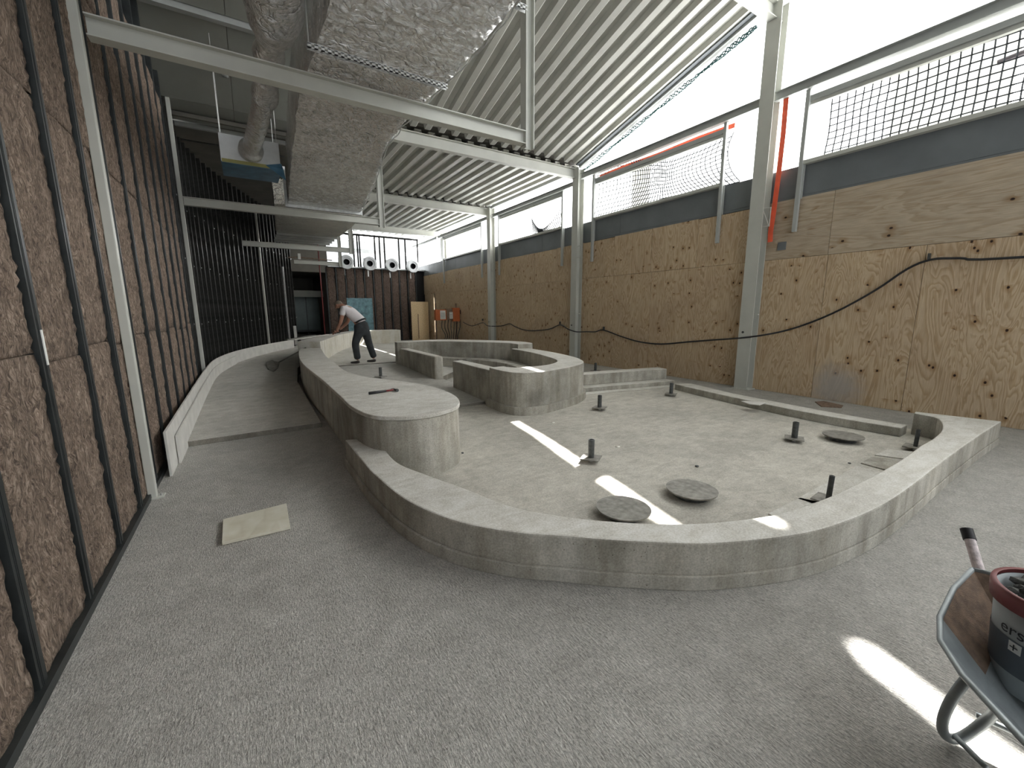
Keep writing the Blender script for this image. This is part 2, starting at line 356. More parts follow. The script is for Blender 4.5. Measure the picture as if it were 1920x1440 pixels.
# ---- right wall: two rows of plywood, grey fascia, window band
WX = 8.38
wr = empty('wall_right', (WX, 0, 0)); tag(wr, kind='structure')
bm = bmesh.new(); box(bm, 0.03, 0.10, -6, 20.96, 0, 3.96); box(bm, 0.03, 0.10, 21.16, 26, 0, 3.96); box(bm, 0.03, 0.1, 21, 21.14, 2.25, 3.96); box(bm, 0.03, 0.1, 21, 21.14, 0, 0.45)
mk('backing', bm, 'membrane', wr)
def sheet(y0, y1, z0, z1, mat):
    bm = bmesh.new(); box(bm, -0.018, 0.03, -(y1-y0)/2+0.003, (y1-y0)/2-0.003, 0.003, z1-z0-0.003)
    return mk('plywood_sheet', bm, mat, wr, (R.uniform(-0.004, 0.004), (y0+y1)/2, z0))
y = -5.22
while y < 22.4:
    if abs(y+1.22-21.16) < 0.7:
        sheet(y, 20.96, 0, 2.46, 'ply_vert'); sheet(21.16, 22.45, 0, 2.46, 'ply_vert'); break
    sheet(y, y+1.22, 0, 2.46, 'ply_vert'); y += 1.22
ys = [-6.43, -3.99, -1.55, 0.89, 3.33, 4.58]
for a, b in zip(ys, ys[1:]): sheet(a, b, 2.46, 3.48, 'ply_horiz')
y = 4.58
while y < 22:
    sheet(y, y+1.22, 2.46, 3.47+R.uniform(-0.02, 0.01), 'ply_vert'); y += 1.22
for k in range(9):
    y0 = -5.6 + 3.42*k + (0.0)
    bm = bmesh.new(); box(bm, 0.0, 0.03, 0.004, 3.416, 0.05, 0.545); box(bm, -0.008, 0.03, 0.004, 3.416, 0, 0.045)
    mk('fascia_panel', bm, 'fascia', wr, (0.0, y0-0.0, 3.465))
for o in wr.children:
    if o.name.startswith('plywood_sheet') and abs(o.location.y-2.71) < 0.3 and o.location.z < 1:
        m = MATS['ply_vert'].copy(); nt = m.node_tree; b = nt.nodes['Principled BSDF']; src = b.inputs['Base Color'].links[0].from_socket
        gc = nd(nt, 'ShaderNodeTexCoord'); vd = nd(nt, 'ShaderNodeVectorMath', operation='DISTANCE'); vd.inputs[1].default_value = (0, 0.28, 0.25)
        nt.links.new(gc.outputs['Object'], vd.inputs[0]); dd = math_n(nt, 'ADD', vd.outputs['Value'], math_n(nt, 'MULTIPLY', noise_n(nt, gc.outputs['Object'], 6, 6, 0.7), 0.5))
        nt.links.new(mixc(nt, ramp(nt, dd, [(0.40, (0.75, 0.75, 0.75)), (0.72, (0, 0, 0))]), src, (0.42, 0.40, 0.38)), b.inputs['Base Color'])
        o.data.materials.clear(); o.data.materials.append(m)
# oval hole plate on the plywood
tagp = bx('cut_out', 8.345, 8.361, 4.0, 4.14, 2.62, 2.76, 'fascia'); tagp.parent = wr; tagp.location = (8.353-WX, 4.07, 2.62)

cols = [-0.3, 4.47, 9.60, 14.68, 20.2]
# ---- window frames in each bay (open: no panes in the photograph)
bays = [(-5.4, -1.1), (0.55-1.0, 3.86), (5.30, 9.02), (10.35, 14.15), (15.55, 19.5)]
bays[0] = (-5.2, -1.15)
for k, (a, b) in enumerate(bays, 1):
    wn = empty('window_%d' % k, (8.34, (a+b)/2, 4.0)); tag(wn, kind='structure')
    def W(name, x0, x1, y0, y1, z0, z1, mat='steel_grey'):
        o = bx(name, x0, x1, y0, y1, z0, z1, mat); o.parent = wn; o.location = Vector(o.location) - wn.location; return o
    W('sill', 8.28, 8.42, a, b, 4.0, 4.06, 'steel_paint')
    W('top_rail', 8.30, 8.37, a, b, 4.99, 5.07)
    W('head_lip', 8.33, 8.40, a, b, 4.93, 4.985, 'steel_paint')
    for yy in (a, b):
        W('jamb_post', 8.26, 8.32, yy-0.03, yy+0.03, 2.90, 5.16, 'steel_grey' if yy == b else 'steel_grey')
        W('jamb_plate', 8.315, 8.335, yy-0.05, yy+0.05, 3.45, 4.0, 'steel_grey')
# ---- long transom between columns
for k, (a, b) in enumerate(zip([-6]+cols, cols+[24])):
    bm = bmesh.new(); sweep(bm, iprof(0.15 if b < 10 else 0.12, 0.12), (8.28, a+0.08, 5.17 if b < 10 else 5.06), (8.28, b-0.08, 5.17 if b < 10 else 5.06))
    tag(mk('trim_%d' % (k+1), bm, 'steel_grey'), kind='structure')

# ---- steel columns
def column(y, ztop, label):
    t = empty('steel_column', (8.24 if y < 20 else 8.60, y, 0)); tag(t, label, 'column', 'steel columns along the plywood wall')
    bm = bmesh.new(); pr = iprof(0.22, 0.25, 0.014, 0.012)
    # H section standing upright: wide flange looks into the hall
    a = []; b = []
    for (u, v) in pr:
        a.append(bm.verts.new((v-0.11, u, 0.0))); b.append(bm.verts.new((v-0.11, u, ztop)))
    n = len(pr)
    for i in range(n): bm.faces.new((a[i], a[(i+1) % n], b[(i+1) % n], b[i]))
    bm.faces.new(a); bm.faces.new(b)
    mk('shaft', bm, 'steel_paint', t)
    bx('base_plate', -0.135, 0.135, -0.17, 0.17, 0.0, 0.018, 'steel_paint', t)
    bm = bmesh.new()
    for (p, q) in (((0.0,-0.2,0.0),(0,-0.04,0.0)), ((0,-0.2,0.32),(0,-0.04,0.32)), ((0,-0.19,0.0),(0,-0.05,0.32)), ((0,-0.195,0.0),(0,-0.195,0.32))): tube(bm, [p, q], 0.009, 6)
    mk('bracket', bm, 'steel_paint', t, (-0.05, -0.03, 3.05))
    bm = bmesh.new(); box(bm, 0, 0.05, -0.16, -0.12, 0, 0.02); mk('cable_tab', bm, 'steel_paint', t, (-0.02, 0, 1.45))
    bm = bmesh.new(); tube(bm, [(0, 0, 0), (-0.012, 0, 0)], 0.022, 8); mk('bolt', bm, 'iron', t, (-0.112, 0.04, 1.12))
    return t
names = ['grey steel column beyond the wheelbarrow edge of the hall', 'tall grey steel column on the plywood wall with red strap hanging beside it', 'grey steel column where the sloping roof meets the flat roof',
         'grey steel column between the flat roof bays, orange box to its left', 'rear grey steel column nearest the row of round duct collars']
ztops = [8.0, 6.72, 5.46, 5.42, 5.42]
for yv, zt, nm in zip(cols, ztops, names): column(yv, zt, nm)

# ---- roof: profiled deck in sheets
SL = 0.262
def zroof(y): return 5.53 + (SL*(9.75-y) if y < 9.75 else 0.0)
def deck(name, x0, x1, y0, y1, z0, z1, mat='deck', nper=3, kind=True):
    t = empty(name, (0, 0, 0)); tag(t, kind='structure'); P = 0.333; x = x0
    Ln = math.hypot(y1-y0, z1-z0)
    while x < x1-0.05:
        nr = min(nper, round((x1-x)/P)); prof = []
        for k in range(nr):
            b = k*P; prof += [(b, 0), (b+0.12, 0), (b+0.15, 0.025), (b+0.155, 0.10), (b+0.31, 0.10), (b+0.325, 0.025)]
        prof.append((nr*P, 0))
        bm = bmesh.new(); dy, dz = y1-y0, z1-z0
        lo = [bm.verts.new((u, 0, v)) for u, v in prof]; hi = [bm.verts.new((u, dy, dz+v)) for u, v in prof]
        lo2 = [bm.verts.new((u, 0, v+0.006)) for u, v in prof]; hi2 = [bm.verts.new((u, dy, dz+v+0.006)) for u, v in prof]
        for i in range(len(prof)-1):
            bm.faces.new((lo[i], lo[i+1], hi[i+1], hi[i])); bm.faces.new((lo2[i], lo2[i+1], hi2[i+1], hi2[i]))
        for A, B in ((lo, lo2), (hi, hi2)):
            for i in range(len(prof)-1): bm.faces.new((A[i], A[i+1], B[i+1], B[i]))
        for i in (0, -1): bm.faces.new((lo[i], hi[i], hi2[i], lo2[i]))
        mk('deck_sheet', bm, mat, t, (x, y0, z0)); x += nr*P
    return t
deck('ceiling_sloped', 3.07, 8.42, -5.0, 9.62, zroof(-5.0), zroof(9.62))
deck('ceiling_flat', 3.07, 8.42, 9.78, 14.8, 5.49, 5.49)
deck('ceiling_flat_rear', 3.07, 8.42, 14.86, 22.3, 5.45, 5.45)
# top covering above the decks so the sky is closed off
bm = bmesh.new()
for (ya, yb, za, zb, xa) in ((-5, 9.75, zroof(-5)+0.14, zroof(9.75)+0.12, -1.1), (9.75, 22.5, 5.65, 5.62, -1.1)):
    v = [bm.verts.new(p) for p in ((xa, ya, za), (8.45, ya, za), (8.45, yb, zb), (xa, yb, zb), (xa, ya, za+0.15), (8.45, ya, za+0.15), (8.45, yb, zb+0.15), (xa, yb, zb+0.15))]
    for q in ((0,1,2,3),(4,5,6,7),(0,1,5,4),(1,2,6,5),(2,3,7,6),(3,0,4,7)): bm.faces.new([v[i] for i in q])
tag(mk('ceiling_insulation', bm, 'ceil_dark'), kind='structure')
# edge beams of the roof
def beam(name, p0, p1, prof, mat='steel_paint', **kw):
    o = Vector(p0); bm = bmesh.new(); sweep(bm, prof, (0, 0, 0), Vector(p1)-o)
    ob = mk(name, bm, mat, None, o)
    return tag(ob, **kw) if kw else ob
boxp = lambda wd, h: [(-wd/2, 0), (wd/2, 0), (wd/2, h), (-wd/2, h)]
beam('trim_eaves', (8.33, 9.6, zroof(9.6)-0.08), (8.33, -5, zroof(-5)-0.08), boxp(0.17, 0.13), 'steel_grey', kind='structure')
beam('trim_eaves_inner', (8.19, 9.6, zroof(9.6)-0.03), (8.19, -5, zroof(-5)-0.03), boxp(0.10, 0.09), 'fascia', kind='structure')  # dark beam along the inner side of the eaves
beam('trim_eaves_flat', (8.35, 9.8, 5.44), (8.35, 22.3, 5.42), boxp(0.12, 0.10), 'steel_grey', kind='structure')
beam('trim_verge', (3.02, 9.55, zroof(9.55)-0.13), (3.02, -5, zroof(-5)-0.13), boxp(0.16, 0.22), 'steel_paint', kind='structure')
beam('trim_verge_flat', (3.02, 9.85, 5.36), (3.02, 22.3, 5.33), boxp(0.16, 0.2), 'steel_grey', kind='structure')
# roof beams
rb = [(4.50, 6.46, 'sloping bay roof beam at the top of the tall column'), (9.70, 5.22, 'long grey roof beam where the sloping ribbed roof ends'), (14.85, 5.17, 'grey roof beam between the two flat ribbed bays'), (20.2, 5.17, 'grey roof beam just before the black stud opening')]
for yv, z, lb in rb:
    x0 = 3.12 if yv < 9 or yv > 16 else (2.1 if yv < 12 else 3.1)
    beam('roof_beam', (x0, yv, z), (8.36, yv, z), iprof(0.25, 0.16, 0.014), label=lb, cat='beam', group='cross beams under the ribbed roof')
# tie beams with hangers
def tie(y, x0, x1, zh, lb):
    zb = 3.53 if y < 5 else 3.46
    t = empty('tie_beam', (x0, y, zb)); tag(t, lb, 'beam', 'low tie beams on hangers')
    bm = bmesh.new(); sweep(bm, iprof(0.145, 0.11, 0.01), (0, 0, 0), (x1-x0, 0, 0)); mk('beam_bar', bm, 'steel_paint', t)
    bm = bmesh.new(); a = [];
    pr = iprof(0.12, 0.12, 0.01); b = []
    for (u, v) in pr:
        a.append(bm.verts.new((v-0.0, u, -0.04))); b.append(bm.verts.new((v-0.0, u, zh-zb)))
    n = len(pr)
    for i in range(n): bm.faces.new((a[i], a[(i+1) % n], b[(i+1) % n], b[i]))
    bm.faces.new(a); bm.faces.new(b)
    mk('hanger', bm, 'steel_paint', t, (x1-x0, 0, 0)); return t
tie(4.55, -0.80, 3.02, zroof(4.55)-0.13, 'nearest low white tie beam crossing under the foil ducts')
tie(9.9, -0.80, 2.68, 5.36, 'second low white tie beam, passing at the end of the wide foil duct')
tie(14.9, 0.05, 3.02, 5.33, 'third low white tie beam, hung before the row of round collars')
tie(19.3, 1.75, 3.45, 5.33, 'short last tie beam above the dark doorway')

# ---- left wall: steel studs with mineral wool
wl = empty('wall_left', (-0.86, 0, 0)); tag(wl, kind='structure')
bm = bmesh.new(); box(bm, -0.22, -0.17, -5, 10.6, 0, 9.4); mk('membrane', bm, 'membrane', wl)
bm = bmesh.new(); box(bm, -0.03, 0.02, -5, 9.7, 0, 0.045); mk('bottom_track', bm, 'stud_dark', wl)
def stud_mesh(h, wd=0.07, dp=0.1):
    bm = bmesh.new(); t = 0.006
    pr = [(0,0),(0,-wd),(-dp,-wd),(-dp,-wd+t),(-t,-wd+t),(-t,-t),(-dp,-t),(-dp,0)]
    a = [bm.verts.new((x, y, 0)) for x, y in pr]; b = [bm.verts.new((x, y, h)) for x, y in pr]; n = len(pr)
    for i in range(n): bm.faces.new((a[i], a[(i+1) % n], b[(i+1) % n], b[i]))
    bm.faces.new(a); bm.faces.new(b)
    for q in (0.022, 0.033): box(bm, 0, 0.003, -wd+q-0.003, -wd+q, 0, h)
    bmesh.ops.recalc_face_normals(bm, faces=bm.faces); me = bpy.data.meshes.new('stud'); bm.to_mesh(me); bm.free(); me.materials.append(MATS['stud_dark']); return me
sm = stud_mesh(7.2)
stud_y = [2.31+0.63*k for k in range(-6, 12)]
for yv in stud_y: link('steel_stud', sm, None, wl, (0, yv, 0.02))
def batt(y0, y1, z0, z1, seed, off=0.0, nx=12, dens=0.055):
    nz = max(4, int((z1-z0)/(0.03 if nx > 8 else 0.06))); bm = bmesh.new(); g = []
    for j in range(nz+1):
        row = []
        for i in range(nx+1):
            u = i/nx; v = j/nz; e = min(u, 1-u, )*2; ez = min(v, 1-v)*(z1-z0)*6
            yy = y0+(y1-y0)*u; zz = z0+(z1-z0)*v
            n1 = noise.noise((yy*5+seed, zz*4, seed*3.1)); n2 = noise.noise((yy*34, zz*30+seed, 7))
            rag = 0.018*noise.noise((seed*5, zz*1.1, 2)) + 0.014*noise.noise((seed, zz*30, 9))
            if i == 0: yy += 0.006 + abs(rag)*0.5
            if i == nx: yy += -0.055 + rag*1.8
            xx = 0.008*n1 + 0.011*n2 + 0.006*min(1, e*6)*min(1, ez*3) - 0.014 + off*0.6
            row.append(bm.verts.new((xx, yy-y0, zz-z0)))
        g.append(row)
    for j in range(nz):
        for i in range(nx): bm.faces.new((g[j][i], g[j][i+1], g[j+1][i+1], g[j+1][i]))
    # thickness: skirt back to the membrane
    bord = g[0] + [r[-1] for r in g[1:]] + list(reversed(g[-1][:-1])) + [r[0] for r in reversed(g[1:-1])]
    bk = [bm.verts.new((-0.16, v.co.y, v.co.z)) for v in bord]; n = len(bord)
    for i in range(n): bm.faces.new((bord[i], bk[i], bk[(i+1) % n], bord[(i+1) % n]))
    return bm
for k, (a, b) in enumerate(zip(stud_y, stud_y[1:])):
    if a < 0.4: continue
    far = a > 5; s = k*3.7
    zs = [(0.04, 1.33+R.uniform(-0.03, 0.03))]; zs.append((zs[0][1]+0.004, 2.70)); zs.append((2.705, 4.05)); zs.append((4.055, 5.35 if a > 4.9 else 5.9))
    if a > 3.5: zs[3] = (4.055, 4.9)
    for q, (z0, z1) in enumerate(zs):
        if far and R.random() < 0.0: continue
        mk('insulation_batt', batt(a, b-0.07, z0, z1, s+q*11.3, R.uniform(-0.012, 0.012), 12 if not far else 6), 'mineral_wool', wl, (0, a, z0), smooth=True)
bm = bmesh.new(); box(bm, 0, 0.004, 0, 0.018, 0, 0.17); o = mk('stud_sticker', bm, 'paper', wl, (0.004, 2.27+0.63, 1.30))
# white posts
for (x, yv, zt, lb) in ((-0.835, 4.42, 5.9, 'white post standing against the brown mineral wool'), (-0.83, 9.80, 5.3, 'white post where the wool filled wall gives way to bare studs')):
    t = empty('wall_post', (x, yv, 0)); tag(t, lb, 'post', 'white posts along the left wall')
    bm = bmesh.new(); box(bm, -0.03, 0.03, -0.03, 0.03, 0.0, zt); mk('shaft', bm, 'steel_paint', t, bev=0.006)
    bm = bmesh.new(); box(bm, -0.035, 0.075, -0.05, 0.05, 0, 0.012); mk('foot_plate', bm, 'steel_paint', t)
    bm = bmesh.new(); tube(bm, [(0.055, 0.0, 0.01), (0.055, 0.0, 0.03)], 0.01, 6); mk('bolt', bm, 'galv', t)

# ---- curved wall of bare studs
cw = [(-0.90,9.75),(-0.88,11.3),(-0.62,12.8),(-0.12,14.5),(0.48,16.2),(1.12,17.9),(1.75,19.6)]
CW = resample(spline([(*p, 0) for p in cw], 8), 64)
wc = empty('wall_curved', (-0.9, 9.75, 0)); tag(wc, kind='structure'); wo = Vector((-0.9, 9.75, 0))
bm = bmesh.new(); prev = None
for i, p in enumerate(CW):
    d = (CW[min(i+1, 63)]-CW[max(i-1, 0)]).normalized(); nrm = Vector((-d.y, d.x, 0)); q = p+nrm*0.16-wo; q2 = p+nrm*0.2-wo
    v = [bm.verts.new((q.x, q.y, 0)), bm.verts.new((q.x, q.y, 5.4)), bm.verts.new((q2.x, q2.y, 5.4)), bm.verts.new((q2.x, q2.y, 0))]
    if prev:
        for a in range(4): bm.faces.new((prev[a], prev[(a+1) % 4], v[(a+1) % 4], v[a]))
    prev = v
mk('membrane', bm, 'membrane', wc)
sb = stud_mesh(5.2, 0.05, 0.09).copy(); sb.materials.clear(); sb.materials.append(MATS['stud_bare'])
screw = bmesh.new(); box(screw, 0, 0.006, -0.012, 0.012, -0.012, 0.012); sme = bpy.data.meshes.new('screw'); screw.to_mesh(sme); screw.free(); sme.materials.append(MATS['galv'])
for i in range(1, 63, 2):
    p = CW[i]; d = (CW[i+1]-CW[i-1]).normalized(); ang = math.atan2(d.y, d.x) - math.pi/2
    o = link('steel_stud', sb, None, wc, p-wo + Vector((0, 0, 0.1)), ang)
    if i % 4 == 1:
        for z in (1.3, 2.5, 3.6): link('stud_plate', sme, None, wc, p-wo+Vector((0.01, -0.02, z+0.03*(i % 3))), ang)
for i, z1 in ((40, 4.9), (53, 3.2)):
    p = CW[i]; bm = bmesh.new(); box(bm, 0, 0.05, -0.03, 0.03, 0.25, z1); mk('bright_post', bm, 'steel_paint' if i == 40 else 'galv', wc, p-wo+Vector((0.03, -0.03, 0)), -0.3)
# ---- skirting board round the foot of the left wall (formwork panels, white)
cb = [(-0.79,4.93),(-0.79,9.3),(-0.72,11.2),(-0.42,13.0),(0.02,14.4),(0.62,15.9),(1.30,17.3)]
def board(name, pts, z0f, z1f, th, mat, parent):
    P = resample(spline([(*p, 0) for p in pts], 8), 40); bm = bmesh.new(); prev = None; o = P[0].copy()
    for i, p in enumerate(P):
        d = (P[min(i+1, 39)]-P[max(i-1, 0)]).normalized(); nrm = Vector((d.y, -d.x, 0)); t = i/39
        v = [bm.verts.new(q) for q in ((*(p-o).xy, z0f(t)), (*(p-o).xy, z1f(t)), (*(p+nrm*th-o).xy, z1f(t)), (*(p+nrm*th-o).xy, z0f(t)))]
        if prev:
            for a in range(4): bm.faces.new((prev[a], prev[(a+1) % 4], v[(a+1) % 4], v[a]))
        else: bm.faces.new(v)
        prev = v
    bm.faces.new(prev); return mk(name, bm, mat, parent, o, bev=0.003)
kb = empty('edging_board', (0, 0, 0)); tag(kb, 'white edging board following the foot of the left wall beside the ramp', 'board')
board('back_board', cb, lambda t: 0.0, lambda t: 0.44+0.10*min(1, t*2), 0.022, 'board_white', kb)
cb2 = [(-0.763,5.32),(-0.763,9.3),(-0.695,11.2),(-0.40,12.95)]
board('front_board', cb2, lambda t: 0.0, lambda t: 0.30+0.13*t, 0.02, 'board_white', kb)

# ---- left ceiling panels, channels, soffit
ce = empty('ceiling_left', (0, 0, 0)); tag(ce, kind='structure')
def cpanel(y0, y1, z0, z1, x0, x1, mat, nm='ceiling_panel'):
    bm = bmesh.new(); v = [bm.verts.new(p) for p in ((0,0,0),(x1-x0,0,0),(x1-x0,y1-y0,z1-z0),(0,y1-y0,z1-z0),(0,0,.03),(x1-x0,0,.03),(x1-x0,y1-y0,z1-z0+.03),(0,y1-y0,z1-z0+.03))]
    for q in ((0,1,2,3),(4,5,6,7),(0,1,5,4),(1,2,6,5),(2,3,7,6),(3,0,4,7)): bm.faces.new([v[i] for i in q])
    mk(nm, bm, mat, ce, (x0, y0, z0))
zc = lambda y: 5.18+0.235*(9.75-y)
for x0, x1 in ((-0.98, 0.12), (0.128, 1.32), (1.328, 2.93)):
    cpanel(-5, 7.05, zc(-5), zc(7.05), x0, x1, 'ceil_panel'); cpanel(7.2, 7.75, zc(7.2), zc(7.75), x0, x1, 'ceil_panel')
    cpanel(7.9, 9.75, zc(7.9), zc(9.75), x0, x1, 'ceil_panel'); cpanel(9.76, 10.75, 5.18, 5.18, x0, x1, 'ceil_panel')
for yv in (7.12, 7.82):
    bm = bmesh.new(); sweep(bm, boxp(0.10, 0.10), (-0.85, yv, zc(yv)-0.06), (2.9, yv, zc(yv)-0.06)); mk('ceiling_channel', bm, 'steel_grey', ce)
for yv, m_ in ((10.3, 'ceil_dark'), (10.8, 'steel_grey'), (11.6, 'stud_bare')):
    bm = bmesh.new(); sweep(bm, boxp(0.07, 0.07), (-0.85, yv, 5.09), (2.9, yv, 5.09)); mk('ceiling_channel', bm, m_, ce)
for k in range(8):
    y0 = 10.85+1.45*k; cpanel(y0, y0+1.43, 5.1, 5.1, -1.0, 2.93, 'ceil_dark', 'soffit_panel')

# ---- back wall (mineral wool) with doorway
BY = 22.4
wb = empty('wall_back', (3.4, BY, 0)); tag(wb, kind='structure')
bm = bmesh.new(); box(bm, 0, 5.0, 0.12, 0.16, 0, 3.72); mk('membrane', bm, 'membrane', wb)
bst = stud_mesh(3.7, 0.05, 0.1)
k = 0; x = 0.0
while x < 4.9:
    o = link('steel_stud', bst, None, wb, (x, 0.0, 0), -math.pi/2)
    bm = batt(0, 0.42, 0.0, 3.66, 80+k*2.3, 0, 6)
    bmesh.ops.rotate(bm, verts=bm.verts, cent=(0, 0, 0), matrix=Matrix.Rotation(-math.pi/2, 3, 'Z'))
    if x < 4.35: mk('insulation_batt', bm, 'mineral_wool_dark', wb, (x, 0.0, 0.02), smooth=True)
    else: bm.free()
    x += 0.45; k += 1
# open stud frame above
bm = bmesh.new(); box(bm, 0.0, 4.7, 0.02, 0.1, 5.28, 5.36); mk('head_track', bm, 'membrane', wb)
bm = bmesh.new(); box(bm, 0.1, 4.98, -0.05, 0.12, 3.70, 3.76); mk('sill_track', bm, 'galv', wb)
for px in (636, 663, 670.5, 674.5, 703, 712, 721, 748, 760, 783):
    d = F + RC*((px-960)/FPX) + UC*((720-465)/FPX); t = (BY-0.0)/d.y; xx = d.x*t-3.4
    bm = bmesh.new(); box(bm, -0.03, 0.03, 0, 0.08, 3.7, 5.3); mk('open_stud', bm, 'membrane', wb, (xx, 0.0, 0))
# wall left of doorway, lintel, room beyond
bm = bmesh.new(); box(bm, 0, 1.75, 0, 0.15, 3.42, 5.3); mk('lintel', bm, 'ceil_dark', wb, (-1.75, 0, 0))
bm = bmesh.new(); box(bm, 0, 1.75, 0, 0.10, 2.3, 2.62); mk('bulkhead', bm, 'ceil_panel', wb, (-1.75, 1.6, 0))
rm = empty('wall_passage', (2.0, BY, 0)); tag(rm, kind='structure')
bm = bmesh.new(); box(bm, -0.6, -0.5, -2.6, 5.5, 0, 5.2); box(bm, 1.42, 1.5, 0.16, 5.5, 0, 5.2); box(bm, -0.5, 1.5, 5.4, 5.5, 0, 5.2); box(bm, -0.5, 1.42, 0.16, 5.4, 3.5, 3.6)
mk('passage_lining', bm, 'ceil_dark', rm)
dr = empty('door_1', (2.35, BY+3.5, 0)); tag(dr, kind='structure')
for i, (a, b) in enumerate(((-0.25, 0.38), (0.42, 1.05))):
    bm = bmesh.new(); box(bm, a, b, 0, 0.03, 0.55, 2.55); mk('door_pane', bm, 'room_green', dr)
bm = bmesh.new(); box(bm, 0.38, 0.42, -0.01, 0.05, 0.3, 2.6); box(bm, -0.3, 1.1, -0.01, 0.05, 0.45, 0.55); box(bm, -0.3, 1.1, -0.01, 0.05, 2.55, 2.62); mk('door_frame', bm, 'stud_dark', dr)
# space beyond the open studs
deck('ceiling_beyond', 3.4, 8.4, 22.9, 30, 5.75, 6.1, 'steel_paint')
bm = bmesh.new(); box(bm, 3.3, 9.0, 30.0, 30.1, 0, 4.7); tag(mk('wall_beyond', bm, 'white_paint'), kind='structure')
bm = bmesh.new(); box(bm, 3.3, 9.0, 25.9, 26.1, 4.9, 5.12); tag(mk('trim_beyond', bm, 'white_paint'), kind='structure')

# ============================================================ POOL WALLS
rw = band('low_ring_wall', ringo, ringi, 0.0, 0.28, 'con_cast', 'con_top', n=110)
tag(rw, 'low curved concrete pool wall sweeping round the front of the basin', 'pool wall')
ft = band('foot_course', [(p[0]-0.02, p[1]-0.012) for p in ringo], ringo, 0.0, 0.085, 'con_cast', 'con_cast', n=110, bev=0.004); ft.parent = rw; ft.location = Vector(ft.location)-Vector(rw.location)
# widened end of the ring wall
te = prism('end_block', [(7.19,0.932),(7.0,1.62),(6.88,1.60),(6.86,1.52),(6.84,1.42),(6.72,1.33),(6.5,1.25),(6.4,0.935)], 0.0, 0.279, 'con_cast', 'con_top', bev=0.01); te.parent = rw; te.location = Vector(te.location)-Vector(rw.location)

big = [(1.03,11.9),(0.84,10.0),(0.77,8.4),(0.78,7.2),(0.80,6.2),(0.80,5.5),(0.80,4.9),(0.80,4.3),(0.88,3.85),(1.08,3.65),(1.28,3.59),(1.45,3.62),(1.65,3.73),(1.78,3.92),(1.87,4.2),(1.90,4.55),(1.87,4.95),(1.76,5.3),(1.58,5.75),(1.42,6.05),(1.30,6.45),(1.22,7.1),(1.26,8.1),(1.29,9.2),(1.34,10.0),(1.50,11.9),(1.45,12.2),(1.15,12.25)]
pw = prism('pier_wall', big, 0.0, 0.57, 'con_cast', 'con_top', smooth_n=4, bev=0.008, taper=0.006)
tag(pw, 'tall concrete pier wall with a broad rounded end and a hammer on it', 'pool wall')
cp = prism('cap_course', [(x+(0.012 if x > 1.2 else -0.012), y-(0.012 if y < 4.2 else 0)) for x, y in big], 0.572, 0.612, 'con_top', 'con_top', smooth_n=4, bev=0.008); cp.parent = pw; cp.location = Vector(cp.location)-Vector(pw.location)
uw = band('rear_basin_wall', [(1.02,12.3),(1.7,14.2),(2.6,16.3),(3.6,17.9),(4.6,18.05),(5.35,17.95)], [(1.52,11.9),(2.0,13.4),(2.75,15.6),(3.75,17.3),(4.6,17.5),(5.35,17.4)], 0.2, 0.78, 'con_pale', 'con_top', n=50)
tag(uw, 'pale concrete basin wall at the rear that the worker leans over', 'pool wall')
# keyhole basin
kw = dict(n=70)
gm = band('basin_wall', [(3.22,5.85),(3.20,5.35),(3.30,5.08),(3.55,4.99),(3.86,5.02),(4.49,5.22),(4.93,5.50),(5.18,5.85),(5.40,6.35),(5.62,7.35),(5.74,8.5)],
          [(3.50,5.85),(3.50,5.72),(3.56,5.62),(3.68,5.58),(3.8,5.57),(4.1,5.57),(4.41,5.70),(4.71,5.97),(4.93,6.46),(5.19,7.48),(5.30,8.5)], 0.0, 0.65, 'con_cast', 'con_top', **kw)
tag(gm, 'rounded front wall of the keyhole shaped concrete basin', 'pool wall')
fc = band('foot_course', [(3.18,5.9),(3.17,5.3),(3.28,5.04),(3.55,4.95),(3.86,4.98),(4.51,5.18),(4.97,5.47),(5.22,5.83),(5.44,6.33),(5.66,7.35)], [(3.3,5.9),(3.3,5.4),(3.4,5.12),(3.6,5.06),(3.86,5.1),(4.45,5.3),(4.87,5.57),(5.1,5.9),(5.3,6.4),(5.55,7.4)], 0.0, 0.13, 'con_cast', 'con_cast', n=60, bev=0.004); fc.parent = gm; fc.location = Vector(fc.location)-Vector(gm.location)
gl = prism('basin_side_wall', [(3.23,5.55),(3.50,5.62),(3.50,7.3),(3.48,7.42),(3.26,7.40)], 0.0, 0.60, 'con_cast', 'con_top', bev=0.02)
tag(gl, 'straight low concrete wall on the near side of the keyhole basin entrance', 'pool wall')
gf = band('basin_side_wall', [(3.27,8.35),(3.25,9.0),(3.25,10.75)], [(3.46,8.32),(3.47,9.0),(3.49,10.75)], 0.0, 0.60, 'con_cast', 'con_top', n=20, bev=0.04)
tag(gf, 'round ended low concrete wall on the rear side of the basin entrance', 'pool wall')
gr = band('basin_rear_wall', [(3.2,10.75),(3.25,11.0),(4.0,11.2),(4.6,11.05),(5.4,10.2),(5.93,9.25),(5.95,8.6),(5.80,8.35)], [(3.45,10.6),(3.7,10.65),(4.1,10.6),(4.5,10.2),(5.05,9.5),(5.42,8.95),(5.46,8.6),(5.42,8.4)], 0.0, 0.76, 'con_cast', 'con_top', n=50)
tag(gr, 'taller curved concrete wall closing the back of the keyhole basin', 'pool wall')
gb = band('basin_bench', [(3.52,10.5),(4.2,10.45),(4.6,9.9),(5.1,9.2),(5.3,8.4),(5.15,7.5)], [(3.75,10.2),(4.1,10.1),(4.35,9.7),(4.75,9.0),(4.9,8.3),(4.8,7.5)], 0.0, 0.36, 'con_cast', 'con_cast', n=40)
tag(gb, 'low concrete bench step inside the keyhole basin', 'bench')
